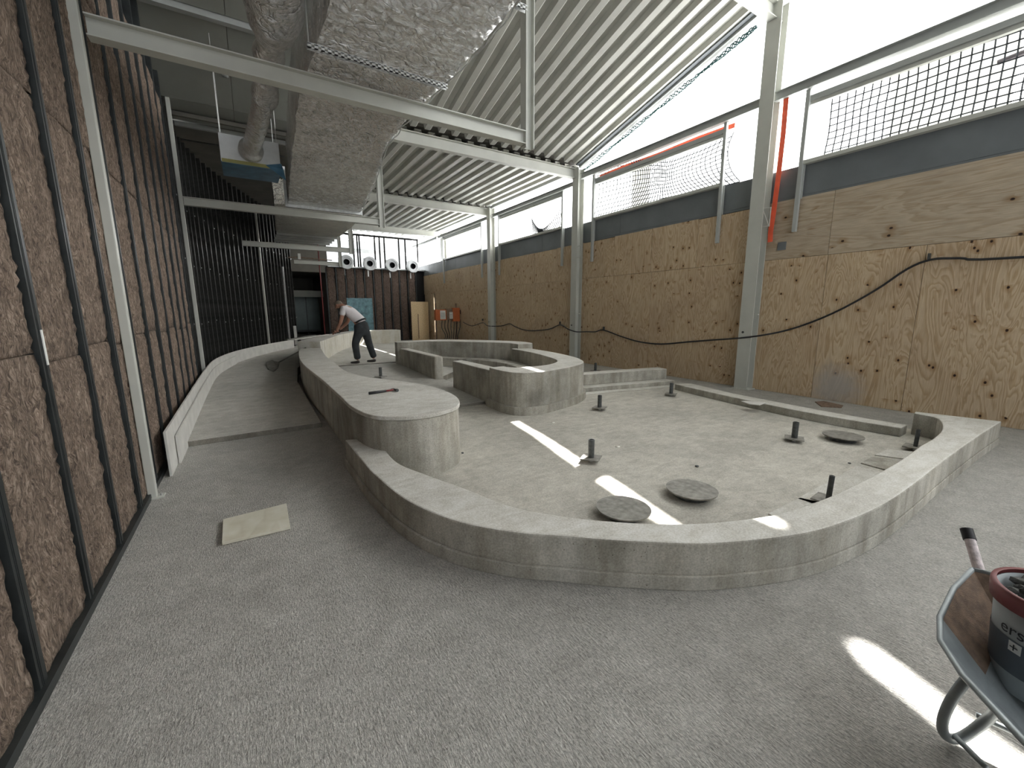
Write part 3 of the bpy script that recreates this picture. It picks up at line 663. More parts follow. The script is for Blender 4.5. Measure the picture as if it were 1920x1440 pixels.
# ledges to the right
def ledge(name, a, b, dep, z0, z1, lb):
    a, b = Vector((*a, 0)), Vector((*b, 0)); d = (b-a).normalized(); n_ = Vector((-d.y, d.x, 0))*dep
    o = prism(name, [a.xy, b.xy, (b+n_).xy, (a+n_).xy], z0, z1, 'con_cast', 'con_top'); tag(o, lb, 'step'); return o
ledge('concrete_step', (5.05,5.93), (7.46,5.48), 0.62, 0.0, 0.092, 'lower of two concrete steps right of the basin')
ledge('concrete_step', (5.2,6.14), (7.50,5.72), 0.30, 0.092, 0.31, 'upper concrete step block right of the basin')
ledge('concrete_strip', (5.08,5.69), (7.3,5.28), 0.2, 0.0, 0.016, 'thin pale concrete strip in front of the steps')
lk = band('kerb_wall', [(6.98,5.12),(6.86,4.6),(6.74,4.0),(6.66,3.5),(6.58,2.9),(6.56,2.4),(6.58,2.0),(6.62,1.63)], [(7.30,5.0),(7.16,4.5),(7.02,4.0),(6.94,3.4),(6.88,2.8),(6.85,2.4),(6.85,2.0),(6.87,1.64)], 0.0, 0.12, 'con_cast', 'con_top', n=40)
tag(lk, 'low curved concrete kerb along the plywood side of the basin', 'kerb')
for i, pts in enumerate(([(1494,934),(1606,873),(1664,886),(1545,950)], [(1500,932),(1440,962),(1462,972),(1548,944)], [(1614,867),(1634,856),(1700,862),(1668,882)], [(1640,852),(1664,842),(1712,846),(1700,860)])):
    o = prism('mortar_strip', [G(x, y, 0.02) for x, y in pts], 0.004, 0.018, 'con_top' if i != 2 else 'con_cast', bev=0.004)
    tag(o, ['long pale mortar strip under the slanting post by the ring wall', 'short mortar strip near the sunlit patch on the ring wall', 'narrow mortar strip with a dark joint beside the ring wall', 'ribbed mortar strip close to the round ended kerb'][i], 'mortar strip')

# ============================================================ OUTSIDE: sheeting, nets, tubes
fpts = [(3.48,26),(3.48,18),(3.5,13.5),(3.52,8.5),(3.38,7.0),(3.0,4.46),(2.46,1.82),(2.33,1.0),(2.24,0.5),(2.05,0.0),(1.85,-0.6),(1.4,-3.0),(0.6,-7.5)]
SX = 9.6; slot = []
for p in resample(spline([(*p, 0) for p in fpts], 6), 260):
    z = (SX-p.x)/SA; slot.append((p.y+SB*z, z, p.y))
bm = bmesh.new(); L = []
for i, (yv, z, yf) in enumerate(slot):
    j = 0.018*noise.noise((yv*2.3, 0, 0)) + 0.012*noise.noise((yv*7, 3, 0)); wv = 0.05*math.sin(yv*1.7)+0.03*noise.noise((yv*1.3, 5, 5))
    wd = 0.05 if yf > 0.8 else 0.085
    if 0.58 < yf < 1.0: wd = -0.05
    L.append((yv, z-wd+j, z+wd+0.02*noise.noise((yv*3, 9, 0)), wv))
st = empty('scaffold_sheeting', (SX, 8, 0)); tag(st, 'white translucent scaffold sheeting outside the high windows', 'sheeting')
def sheet_strip(name, f0, f1, mat='sheet_white', nz=6):
    bm = bmesh.new(); rows = []
    for q in L:
        a, b = f0(q), f1(q); rows.append([bm.verts.new((q[3]*(k/nz)*(1 if k < nz else 0.6)+0.03*noise.noise((q[0]*0.9, k, 0)), q[0]-8, a+(b-a)*k/nz)) for k in range(nz+1)])
    for a, b in zip(rows, rows[1:]):
        for k in range(nz): bm.faces.new((a[k], a[k+1], b[k+1], b[k]))
    o = mk(name, bm, mat, st, smooth=True); return o
sheet_strip('lower_sheet', lambda q: 0.0, lambda q: q[1]); sheet_strip('upper_sheet', lambda q: q[2], lambda q: 13.0)
# beige tarpaulins hung inside the white sheeting
def tarp(y0, y1, z0, z1, x, lb):
    bm = bmesh.new(); n = 14; g = []
    for i in range(n+1):
        g.append([bm.verts.new((0.04*math.sin(i*1.1+k*0.4), (y1-y0)*i/n, (z1-z0)*k/6 + 0.03*math.sin(i*0.9))) for k in range(7)])
    for a, b in zip(g, g[1:]):
        for k in range(6): bm.faces.new((a[k], a[k+1], b[k+1], b[k]))
    tag(mk('tarpaulin', bm, 'tarp_beige', None, (x, y0, z0), smooth=True), lb, 'tarpaulin', 'beige tarpaulins behind the nets')
tarp(1.75, 3.15, 3.6, 5.75, 9.52, 'beige tarpaulin behind the square net right of the tall column')
tarp(8.2, 8.75, 3.6, 5.5, 9.52, 'narrow beige tarpaulin behind the diamond net')
for i, (p, q, lb) in enumerate((((8.9,2.44,5.48),(8.9,0.2,5.38),'long dark scaffold tube above the square net'), ((8.78,1.85,5.50),(8.78,0.9,5.46),'short dark scaffold tube with coupler above the square net'), ((8.9,1.83,4.82),(8.9,0.2,4.98),'dark scaffold tube crossing behind the square net'))):
    o = tb('scaffold_tube', [p, q], 0.035, 'scaffold'); tag(o, lb, 'scaffold tube')
# nets
def net(y0, y1, z0, z1, cell, lb, slack=0.05, skew=0.0, dens=1):
    bm = bmesh.new(); W_, Hh = y1-y0, z1-z0
    def P(u, v):
        yy = u + skew*math.sin(v*2.2)*0.5*math.sin(u*1.2+0.8) + 0.03*noise.noise((u*1.5, v*2, 3)); zz = v - slack*math.sin(math.pi*min(1, max(0, u/W_)))*(v/Hh)*0.8 - skew*0.22*math.sin(u*0.9+1)*(v/Hh) + 0.03*noise.noise((u*1.2, v*1.5, 8))
        return Vector((0.05*noise.noise((u, v, 1))+0.04*math.sin(v*3), yy, zz))
    for k in range(int(Hh/cell)+1):
        v = k*cell; m = int(W_/0.12); tube(bm, [P(W_*i/m, v) for i in range(m+1)], 0.0115, 3)
    for k in range(int(W_/cell)+1):
        u = k*cell; tube(bm, [P(u, Hh*i/8) for i in range(9)], 0.0115, 3)
    o = mk('safety_net', bm, 'net_black', None, (8.41, y0, z0)); tag(o, lb, 'net', 'black safety nets in the window band')
net(0.0, 3.58, 4.03, 5.10, 0.105, 'black square mesh safety net right of the tall column')
net(5.0, 9.2, 4.03, 5.15, 0.095, 'sagging finer mesh safety net left of the tall column', 0.12, 0.9)
net(10.4, 12.1, 4.03, 4.75, 0.07, 'small safety net corner in the third window bay', 0.5, 0.7)
# rolled green net along the sloping eaves
bm = bmesh.new()
for q in range(4):
    pts = []
    for i in range(120):
        yv = 9.5-4.6*i/119; zz = zroof(yv)-0.13 - 0.05*abs(math.sin(i*0.35+q)); a = i*0.9+q*1.57
        pts.append((8.36+0.028*math.cos(a), yv, zz+0.028*math.sin(a)))
    tube(bm, pts, 0.011, 4)
tag(mk('rolled_net', bm, 'net_green'), 'dark green net rolled along the sloping eaves', 'net')
for i, (yv, ln) in enumerate(((5.75, 0.75), (7.6, 0.3), (8.2, 0.28))):
    o = tb('hanging_string', [(8.36, yv, zroof(yv)-0.1), (8.36, yv+0.01, zroof(yv)-0.1-ln*0.5), (8.365, yv-0.01, zroof(yv)-0.1-ln)], 0.004, 'steel_grey', n=4)
    tag(o, ['long thin string hanging from the eaves near the tall column', 'short string dangling midway along the sloping eaves', 'short string dangling low on the sloping eaves'][i], 'string')
def ribbon(name, pts, wd, mat, lb, cat):
    bm = bmesh.new(); P = [Vector(p) for p in pts]; o = P[0].copy(); pr = None
    for i, p in enumerate(P):
        d = (P[min(i+1, len(P)-1)]-P[max(i-1, 0)]).normalized(); s = Vector((0, -d.z, d.y)).normalized()*wd/2; t = Vector((0.003, 0, 0))
        v = [bm.verts.new(p-o+a+b) for a, b in ((s, -t), (-s, -t), (-s, t), (s, t))]
        if pr:
            for k in range(4): bm.faces.new((pr[k], pr[(k+1) % 4], v[(k+1) % 4], v[k]))
        else: bm.faces.new(v)
        pr = v
    bm.faces.new(pr); return tag(mk(name, bm, mat, None, o), lb, cat)
ribbon('red_strap', [(8.42, 8.95, 5.12), (8.42, 8.0, 5.13), (8.42, 7.0, 5.11), (8.42, 6.0, 5.13), (8.42, 5.2, 5.11)], 0.09, 'strap_red', 'orange red strap stretched below the transom left of the tall column', 'strap')
ribbon('red_strap', [(8.42, 13.4, 5.13), (8.42, 12, 5.12), (8.42, 10.6, 5.12)], 0.09, 'strap_red', 'orange red strap in the window bay beyond the second column', 'strap')
ribbon('red_strap', [(8.29, 4.22, 5.2), (8.29, 4.21, 4.6), (8.29, 4.22, 3.9), (8.29, 4.24, 3.3), (8.29, 4.26, 2.95), (8.29, 4.25, 2.78)], 0.085, 'strap_red', 'red strap hanging down the side of the tall column', 'strap')
# black cable on the plywood
cab = [(1920,482),(1800,484),(1745,487),(1700,505),(1640,545),(1560,588),(1480,618),(1405,632),(1330,638),(1290,641),(1240,645),(1200,641),(1165,631),(1132,619),(1116,622),(1100,622),(1080,622),(1065,617),(1050,609),(1030,617),(1000,620),(980,618),(965,612),(955,607),(940,611),(915,611),(905,605),(885,611),(868,604)]
pts = [(8.30, -2.5, 2.2)]
for px, py in cab:
    d = F + RC*((px-960)/FPX) + UC*((720-py)/FPX); x = 8.11 if abs(px-1405) < 30 or abs(px-1082) < 20 or abs(px-925) < 12 else 8.32; t = x/d.x
    pts.append((x, d.y*t, H+d.z*t))
o = tb('power_cable', [tuple(p) for p in spline(pts, 4)], 0.016, 'rubber'); tag(o, 'long black power cable draped along the plywood wall', 'cable')
cm = o
for px, py in ((1742, 482), (1132, 616), (1050, 606), (905, 600)):
    d = F + RC*((px-960)/FPX) + UC*((720-py)/FPX); t = 8.33/d.x
    p = Vector((8.33, d.y*t, H+d.z*t)); bm = bmesh.new(); box(bm, -0.03, 0.03, -0.012, 0.012, -0.03, 0.05); mk('cable_hook', bm, 'iron', cm, p-Vector(cm.location))

# ============================================================ DUCTWORK
def crumple(bm, amp, s=9.0, seed=0.0):
    for v in bm.verts:
        n = noise.noise_vector(v.co*s + Vector((seed, 0, 0))); v.co += n*amp
DR = [(1.87,-1.0),(1.87,2.86),(1.9,3.49),(1.86,4.33),(1.80,5.3),(1.80,6.0),(1.92,6.8),(2.07,7.76),(2.3,9.6),(2.38,10.3)]
DL = [(0.72,-1.0),(0.72,2.86),(0.72,3.57),(0.70,4.33),(0.66,5.13),(0.70,6.0),(0.73,6.8),(0.78,7.76),(0.88,9.6),(0.92,10.3)]
def rect_duct(name, Lp, Rp, z0, z1, mat, n, nx, amp, parent):
    Ls = resample([Vector((*p, 0)) for p in Lp], n); Rs = resample([Vector((*p, 0)) for p in Rp], n); bm = bmesh.new(); rows = []; nz = 4
    for i, (l, r) in enumerate(zip(Ls, Rs)):
        rag = 0.025*noise.noise((l.y*2.1, 4, 4)); row = []
        for k in range(nx+1):
            p = l.lerp(r, k/nx); row.append(Vector((p.x+(rag if k == nx else 0), p.y, z0)))
        for k in range(1, nz+1): row.append(Vector((r.x, r.y, z0+(z1-z0)*k/nz)))
        for k in range(1, nx+1): p = r.lerp(l, k/nx); row.append(Vector((p.x, p.y, z1)))
        for k in range(1, nz): row.append(Vector((l.x, l.y, z1+(z0-z1)*k/nz)))
        rows.append([bm.verts.new(p + noise.noise_vector(p*17)*amp*0.9 + noise.noise_vector(p*2.5)*amp*1.2 + noise.noise_vector(p*6)*amp*0.6) for p in row])
    for a, b in zip(rows, rows[1:]):
        m = len(a)
        for k in range(m): bm.faces.new((a[k], a[(k+1) % m], b[(k+1) % m], b[k]))
    bm.faces.new(rows[0]); bm.faces.new(rows[-1]); return mk(name, bm, mat, parent, smooth=False)
du = empty('rectangular_duct', (0, 0, 0)); tag(du, 'wide rectangular duct wrapped in crinkled foil under the roof', 'duct')
rect_duct('foil_wrap', DL, DR, 3.77, 4.45, 'foil', 300, 34, 0.011, du)
bm = bmesh.new(); box(bm, 0.87, 2.42, 10.28, 10.34, 3.72, 4.5); mk('end_flange', bm, 'galv', du)
bm = bmesh.new()
for s in range(140):
    yv = 2.5+7.6*s/139; i = 0
    while DR[i+1][1] < yv: i += 1
    t = (yv-DR[i][1])/(DR[i+1][1]-DR[i][1]); xr = DR[i][0]*(1-t)+DR[i+1][0]*t
    if s: tube(bm, [(px_, py_, 3.758), (xr+0.012+0.03*noise.noise((yv*4, 1, 1)), yv, 3.758)], 0.007, 4)
    px_, py_ = xr+0.012+0.03*noise.noise((yv*4, 1, 1)), yv
mk('foil_seam', bm, 'galv', du)
rr = empty('rear_duct', (0, 0, 0)); tag(rr, 'dull foil clad duct continuing behind the second tie beam', 'duct')
rect_duct('foil_wrap', [(0.75,11.6),(0.85,13.3),(0.95,15.2),(1.3,17.3)], [(2.75,11.6),(2.85,13.3),(2.85,15.0),(2.6,17.3)], 4.03, 4.6, 'foil_dull', 44, 10, 0.008, rr)
for yv in (15.7, 16.2, 16.7, 17.2):
    bm = bmesh.new(); box(bm, 1.0, 2.8, yv-0.03, yv+0.03, 3.97, 4.05); mk('stiffening_rib', bm, 'steel_grey', rr)
# perforated support rails under the duct
for yv, x0, x1, zz, lb in ((4.02, 0.60, 1.80, 3.62, 'perforated support rail under the wide foil duct near the tie beam'), (3.3, 1.92, 2.22, 4.02, 'short perforated support rail at the upper edge of the wide foil duct')):
    t = empty('support_rail', (x0, yv, zz)); tag(t, lb, 'rail', 'perforated rails carrying the duct')
    bm = bmesh.new(); Lr = x1-x0; box(bm, 0, Lr, -0.02, 0.02, 0.035, 0.04); box(bm, 0, Lr, 0.016, 0.02, 0, 0.035)
    nh = int(Lr/0.05)
    for k in range(nh): box(bm, k*0.05, k*0.05+0.028, -0.02, -0.016, 0.0, 0.035)
    box(bm, 0, Lr, -0.02, -0.016, 0.0, 0.009); box(bm, 0, Lr, -0.02, -0.016, 0.028, 0.035)
    mk('channel', bm, 'galv', t)
    for xx in (0.012,):
        bm = bmesh.new(); tube(bm, [(xx, 0, 0.0), (xx, 0, 1.5 if xx > 0.1 else 2.4)], 0.006, 6); mk('threaded_rod', bm, 'galv', t)
# round insulated duct with flexible end
rd = empty('round_duct', (0, 0, 0)); tag(rd, 'round foil insulated duct bending down to the hanging air box', 'duct')
def rtube(name, pts, rad, mat, amp, n=26, nseg=60, seed=0):
    P = resample(spline(pts, 8), nseg); rl = [rad(t/(nseg-1)) for t in range(nseg)]
    bm = bmesh.new(); tube(bm, P, rl, n)
    for v in bm.verts: v.co += noise.noise_vector(v.co*8+Vector((seed, 0, 0)))*amp
    return mk(name, bm, mat, rd, smooth=True)
rtube('insulated_body', [(0.38,-1,4.12),(0.40,2.0,4.12),(0.42,3.6,4.12),(0.435,4.3,4.13),(0.44,4.95,4.14)], lambda t: 0.225 if t < 0.93 else 0.225-0.06*((t-0.93)/0.07)**1.5, 'foil', 0.016, 44, 180)
rtube('neck_sleeve', [(0.44,4.85,4.14),(0.43,5.7,4.15),(0.42,6.35,4.12)], lambda t: 0.135+0.012*math.sin(t*22), 'foil', 0.012, 24, 30, 4)
rtube('flexible_pipe', [(0.42,6.25,4.13),(0.36,7.0,4.07),(0.31,7.5,4.02),(0.27,7.95,3.99)], lambda t: 0.118+0.003*math.sin(t*50), 'foil_smooth', 0.006, 24, 50, 7)
rtube('collar', [(0.275,7.88,3.99),(0.268,7.97,3.985)], lambda t: 0.165, 'galv', 0.0, 28, 4)
# hanging air box
ab = empty('air_box', (0.25, 8.0, 3.78)); tag(ab, 'hanging white air diffuser box with blue film on its underside', 'air diffuser')
bm = bmesh.new(); box(bm, -0.38, 0.41, 0, 0.75, 0.012, 0.40); mk('casing', bm, 'white_paint', ab, bev=0.004)
bm = bmesh.new(); box(bm, -0.37, 0.42, -0.004, 0.0, 0.0, 0.05); mk('tape_strip', bm, 'yellow_tape', ab)
bm = bmesh.new(); box(bm, -0.38, 0.41, -0.002, 0.76, -0.006, 0.008); mk('blue_film', bm, 'blue_film', ab)
bm = bmesh.new(); v = [bm.verts.new(p) for p in ((0.2,-0.02,0.04),(0.44,-0.06,0.0),(0.47,0.02,-0.14),(0.42,0.2,-0.05),(0.42,0,0.1))]; bm.faces.new(v[:3]); bm.faces.new((v[0], v[2], v[3])); bm.faces.new((v[0], v[1], v[4])); mk('film_flap', bm, 'blue_film', ab)
for xx, yy in ((-0.36, 0.02), (0.38, 0.02), (-0.36, 0.7), (0.38, 0.7)):
    bm = bmesh.new(); tube(bm, [(xx, yy, 0.38), (xx+0.01, yy, 1.72)], 0.004, 5); mk('hanger_wire', bm, 'galv', ab)
# smoke detector disc on the ceiling panel
o = tb('ceiling_sensor', [(0.05, 8.9, zc(8.9)-0.012), (0.05, 8.9, zc(8.9)-0.03)], 0.045, 'steel_grey', n=16); tag(o, 'small round sensor disc on the grey ceiling panels', 'sensor')
# duct collars above the back wall
def ring_prof(bm, prof, n=28):
    rows = []
    for k in range(n):
        a = 2*math.pi*k/n; rows.append([bm.verts.new((r*math.cos(a), yv, r*math.sin(a))) for r, yv in prof])
    for k in range(n):
        a, b = rows[k], rows[(k+1) % n]
        for i in range(len(prof)-1): bm.faces.new((a[i], a[i+1], b[i+1], b[i]))
for i, (px, py) in enumerate(((650, 491), (694, 494), (736, 497), (775, 499))):
    d = F + RC*((px-960)/FPX) + UC*((720-py)/FPX); yv = 21.9; t = yv/d.y; p = (d.x*t, yv, H+d.z*t)
    o = empty('duct_collar', p); tag(o, ['leftmost of the four round white duct collars above the back wall', 'second from the left of the four round white duct collars', 'third from the left of the four round white duct collars', 'rightmost of the four round white duct collars, beside the plywood corner'][i], 'duct collar', 'round duct collars above the back wall')
    bm = bmesh.new(); ring_prof(bm, [(0.22, 0.5), (0.22, 0.12), (0.33, 0.10), (0.335, 0.02), (0.32, 0.0), (0.235, 0.0), (0.23, 0.03), (0.155, 0.05), (0.14, 0.02)]); mk('collar_shell', bm, 'white_paint', o, smooth=False)
    bm = bmesh.new(); ring_prof(bm, [(0.14, 0.02), (0.14, 0.4), (0.001, 0.4)]); mk('dark_bore', bm, 'rubber', o)
    bm = bmesh.new(); box(bm, -0.2, 0.2, 0.5, 1.1, -0.2, 0.3); mk('plenum', bm, 'white_paint', o, bev=0.01)
    bm = bmesh.new(); box(bm, -0.03, 0.03, 0.5, 0.56, -0.6, -0.3); mk('support_foot', bm, 'galv', o)

# ============================================================ THINGS ON THE FLOORS
def stub(x, y, rz, lb, lean=(0, 0), z0=0.006, r=0.032):
    t = empty('base_post', (x, y, z0), rz); tag(t, lb, 'steel post', 'short steel posts on square base plates')
    bm = bmesh.new(); pr = [(r, 0.0), (r, 0.19), (r-0.007, 0.19), (r-0.007, 0.02), (0.001, 0.02)]
    n = 18; rows = []
    for k in range(n):
        a = 2*math.pi*k/n; rows.append([bm.verts.new((q*math.cos(a)+lean[0]*z, q*math.sin(a)+lean[1]*z, z)) for q, z in pr])
    for k in range(n):
        a, b = rows[k], rows[(k+1) % n]
        for i in range(len(pr)-1): bm.faces.new((a[i], a[i+1], b[i+1], b[i]))
    mk('pipe', bm, 'iron', t, (0, 0, 0.047), smooth=False)
    bm = bmesh.new(); box(bm, -0.095, 0.095, -0.095, 0.095, 0.038, 0.047); mk('base_plate', bm, 'iron_plate', t)
    bm = bmesh.new(); tube(bm, [(0, 0, 0), (0, 0, 0.04)], 0.02, 8); mk('levelling_screw', bm, 'galv', t)
for px, py, z, rz, ln, lb in ((1108,861,0.03,0.6,(0,0),'nearest short steel post, beside the sun stripe'), (1124,766,0.03,0.5,(0,0),'short steel post in front of the keyhole basin'), (1258,740,0.03,0.5,(0,0),'short steel post at the corner of the steps and the kerb'),
        (1489,824,0.03,0.45,(0,0),'short steel post between the kerb and the middle of the pool floor'), (1553,936,0.05,0.1,(0.12,0.0),'leaning steel post close to the ring wall'), (1716,839,0.04,0.1,(0.1,0),'slanting steel post in the gap at the end of the ring wall')):
    p = G(px, py, z); stub(p[0], p[1], rz, lb, ln, r=0.032 if ln[0] == 0 else 0.019)
p = G(714, 708, 0.14); stub(p[0], p[1], 0.5, 'lone short steel post on the ramp behind the hammer', z0=0.125)
p = (7.35, 7.75); stub(p[0], p[1], 0.3, 'short steel post behind the steps by the plywood wall', z0=0.0)
for (px, py, lb) in ((1169, 952, 'round steel cover crossed by the sun stripe'), (1297, 917, 'round steel cover in the middle of the pool floor'), (1581, 816, 'round steel cover near the kerb and the plywood wall')):
    p = G(px, py, 0.07); t = empty('round_cover', (p[0], p[1], 0.006)); tag(t, lb, 'cover', 'round steel covers on the pool floor')
    bm = bmesh.new(); tube(bm, [(0, 0, 0.055), (0, 0, 0.067)], [0.200, 0.203], 48); mk('disc', bm, 'iron_plate', t)
    bm = bmesh.new(); tube(bm, [(0, 0, 0.0), (0, 0, 0.055)], 0.13, 20); mk('socket', bm, 'iron', t)
for px, py, lb in ((1037, 792, 'small white disc painted as a sun spot near the keyhole basin'), (1158, 837, 'small white disc painted as a sun spot behind the nearest short post')):
    p = G(px, py, 0.01); o = tb('sun_spot_disc', [(p[0], p[1], 0.006), (p[0], p[1], 0.010)], 0.028, 'sun_spot', n=16); tag(o, lb, 'painted sun spot')  # thin white discs stand in for spots of sunlight on the floor
for px, py, r_, lb in ((1593, 867, 0.014, 'small dark stone lying near the mortar strips'), (1307, 873, 0.018, 'crumbled dark debris left on the pool floor'), (867, 848, 0.016, 'small dark peg at the foot of the rounded pier')):
    p = G(px, py, 0.02); bm = bmesh.new(); bmesh.ops.create_icosphere(bm, subdivisions=2, radius=r_)
    for v in bm.verts: v.co += noise.noise_vector(v.co*40)*r_*0.5; v.co.z *= 0.6
    tag(mk('stone', bm, 'iron', None, (p[0], p[1], 0.006+r_*0.45)), lb, 'debris')
# board pieces
def flat(name, pts, z0, th, mat, lb, cat):
    o = prism(name, pts, z0, z0+th, mat, bev=0.002); return tag(o, lb, cat)
flat('plywood_offcut', [G(x, y, 0.03) for x, y in ((418,973),(537,943),(544,986),(416,1016))], 0.004, 0.024, 'ply_pale', 'pale plywood offcut lying on the floor near the left wall', 'board')
flat('tile_offcut', [G(x, y, 0.14) for x, y in ((1390,751),(1402,751),(1437,754),(1424,758.5),(1404,756))], 0.122, 0.012, 'board_white', 'thin grey offcut lying on top of the kerb', 'board')
flat('tile_offcut', [G(x, y, 0.01) for x, y in ((1528,753),(1545,752),(1581,760),(1578,764),(1540,762))], 0.0, 0.012, 'rust', 'brown offcut lying at the foot of the plywood wall', 'board')
# hammer on the pier
hp = G(692, 738, 0.625); hq = G(742, 731, 0.625); a = math.atan2(hq[1]-hp[1], hq[0]-hp[0]); Lh = math.hypot(hq[0]-hp[0], hq[1]-hp[1])
hm = empty('hammer', (*hp, 0.613), a); tag(hm, 'hammer lying on the broad end of the pier wall', 'hammer')
bm = bmesh.new(); tube(bm, [(0, 0, 0.016), (Lh*0.62, 0, 0.016)], [0.017, 0.014], 10); mk('grip', bm, 'rubber', hm, smooth=True)
bm = bmesh.new(); tube(bm, [(Lh*0.6, 0, 0.016), (Lh*0.96, 0, 0.018)], 0.0105, 8); mk('handle', bm, 'pipe_red', hm, smooth=True)
bm = bmesh.new(); tube(bm, [(Lh*0.95, -0.075, 0.018), (Lh*0.95, -0.05, 0.018), (Lh*0.95, -0.045, 0.018), (Lh*0.95, 0.03, 0.018), (Lh*0.95, 0.085, 0.012)], [0.019, 0.019, 0.014, 0.014, 0.006], 10); mk('head', bm, 'iron', hm)
# trowel / shovel leaning on the pier
sh = empty('shovel', (*G(513, 690, 0.2), 0.17)); tag(sh, 'dusty shovel resting on the ramp against the pier wall', 'shovel')
s0 = Vector((*G(520, 681, 0.24), 0.24)); so = Vector(sh.location); s1 = Vector((1.18, 12.0, 0.63))
bm = bmesh.new(); tube(bm, [s0-so, s1-so], 0.018, 8); mk('handle', bm, 'shovel_grey', sh, smooth=True)
bl = [Vector((*G(x, y, z), z)) for x, y, z in ((499,679,0.28),(510,675,0.30),(524,680,0.29),(521,690,0.21),(513,697,0.185),(503,692,0.20))]
bm = bmesh.new(); v = [bm.verts.new(p-so) for p in bl]; f = bm.faces.new(v); r = bmesh.ops.extrude_face_region(bm, geom=[f])
for q in r['geom']:
    if isinstance(q, bmesh.types.BMVert): q.co += Vector((0.006, 0.02, -0.012))
mk('blade', bm, 'shovel_grey', sh)
# straight edges near the worker
o = beam('straight_edge', (0.95,12.6,0.80), (2.15,14.9,0.80), boxp(0.09, 0.02), 'board_white', label='long pale straight edge lying along the rear basin wall', cat='straight edge')
o = beam('straight_edge', (0.8,12.75,0.79), (1.75,14.7,0.79), boxp(0.05, 0.03), 'shovel_grey', label='grey straight edge lying beside the pale one', cat='straight edge')
# things at the back
flat('teal_panel', [(3.9,20.6),(5.05,20.6),(5.05,20.64),(3.9,20.64)], 0.22, 1.95, 'teal_sheet', 'teal film covered panel standing behind the worker', 'panel')
bm = bmesh.new(); box(bm, 0, 0.95, 0, 0.02, 0, 2.05); o = mk('chipboard_door', bm, 'osb', None, (7.3, 21.7, 0.0)); tag(o, 'light chipboard door leaf standing in the far corner', 'door')
bm = bmesh.new(); box(bm, 0.0, 0.03, -0.02, 0, 0, 1.3); mk('batten', bm, 'rust', o, (0.35, 0, 0.1))
bm = bmesh.new(); box(bm, 0, 0.1, 0, 0.3, 0, 0.75); o = mk('plaster_board', bm, 'board_white', None, (1.45, 18.6, 0.25)); tag(o, 'small white board standing at the passage opening', 'board')
o = tb('red_pipe', [(2.72, 19.6, 5.1), (2.72, 19.6, 0.25)], 0.024, 'pipe_red', n=10); tag(o, 'dark red vertical pipe beside the dark doorway', 'pipe')
bm = bmesh.new(); box(bm, -0.05, 0.05, -0.03, 0.03, 0, 0.22); o = mk('work_lamp', bm, 'paper', None, (1.95, 19.25, 3.64)); tag(o, 'small white fitting on top of the last tie beam', 'lamp')
o = tb('conduit', [(1.1, 19.0, 3.62), (1.9, 19.3, 3.72), (3.2, 19.4, 3.68)], 0.02, 'rust', n=6); tag(o, 'copper coloured conduit above the last tie beam', 'pipe')
# electrical distribution boxes
eb = empty('power_board', (7.75, 17.95, 0)); tag(eb, 'orange site power board with plugs and hanging cables by the plywood wall', 'power board')
for nm, x0, x1, y0, y1, z0, z1, m_ in (('left_box', -0.62, -0.10, -0.1, 0.1, 1.14, 1.62, 'orange'), ('middle_box', -0.09, 0.2, -0.09, 0.1, 1.16, 1.66, 'rust'), ('right_box', 0.21, 0.55, -0.14, 0.1, 1.08, 1.70, 'orange'), ('socket_box', 0.58, 0.72, -0.1, 0.0, 1.42, 1.6, 'rubber')):
    b_ = bx(nm, x0, x1, y0, y1, z0, z1, m_, eb, bev=0.01)
    if nm in ('left_box', 'middle_box'):
        bm = bmesh.new(); wd = 0.13 if nm == 'left_box' else 0.09; box(bm, -wd+0.08, wd+0.08, -0.108, -0.1, 0.05, 0.44 if nm == 'left_box' else 0.35); mk('notice_sheet', bm, 'paper', b_)
        bm = bmesh.new()
        for k in range(4): box(bm, -wd+0.1, wd+0.04, -0.112, -0.107, 0.1+0.07*k, 0.115+0.07*k)
        mk('printed_lines', bm, 'ink', b_)
bm = bmesh.new(); box(bm, -0.55, -0.5, 0.1, 0.14, 0, 1.9); box(bm, 0.45, 0.5, 0.1, 0.14, 0, 1.9); box(bm, -0.6, 0.6, 0.1, 0.13, 1.25, 1.35); mk('stand_frame', bm, 'rust', eb)
for k in range(7):
    x = -0.3+k*0.15; bm = bmesh.new()
    tube(bm, spline([(x, -0.05, 1.16), (x-0.06, -0.12, 0.8), (x-0.1*(k-2)*0.5, -0.15, 0.4), (x-0.2, -0.2, 0.02)], 5), 0.017, 6); mk('hanging_cable', bm, 'rubber' if k % 3 else 'iron', eb, smooth=True)

# ============================================================ WHEELBARROW AND BUCKET
wbw = empty('wheelbarrow', (1.9, -0.1, 0)); tag(wbw, 'grey steel wheelbarrow with worn white handles at the right edge', 'wheelbarrow'); W0 = Vector(wbw.location)
rim = [(2.34,0.30,0.53),(2.18,0.315,0.50),(1.98,0.305,0.47),(1.86,0.275,0.455),(1.74,0.20,0.45),(1.52,0.02,0.47),(1.32,-0.16,0.50),(1.22,-0.35,0.52),(1.25,-0.62,0.53),(1.7,-0.72,0.52),(2.2,-0.62,0.53),(2.42,-0.3,0.54),(2.40,0.1,0.54)]
flo = [(2.14,0.06,0.27),(2.08,0.08,0.26),(1.98,0.08,0.25),(1.92,0.06,0.24),(1.86,0.02,0.24),(1.74,-0.08,0.24),(1.64,-0.18,0.26),(1.58,-0.3,0.27),(1.62,-0.45,0.27),(1.8,-0.5,0.26),(2.1,-0.45,0.27),(2.2,-0.25,0.27),(2.2,-0.02,0.27)]
bm = bmesh.new(); n = len(rim); RR = [bm.verts.new(Vector(p)-W0) for p in rim]; FF = [bm.verts.new(Vector(p)-W0) for p in flo]
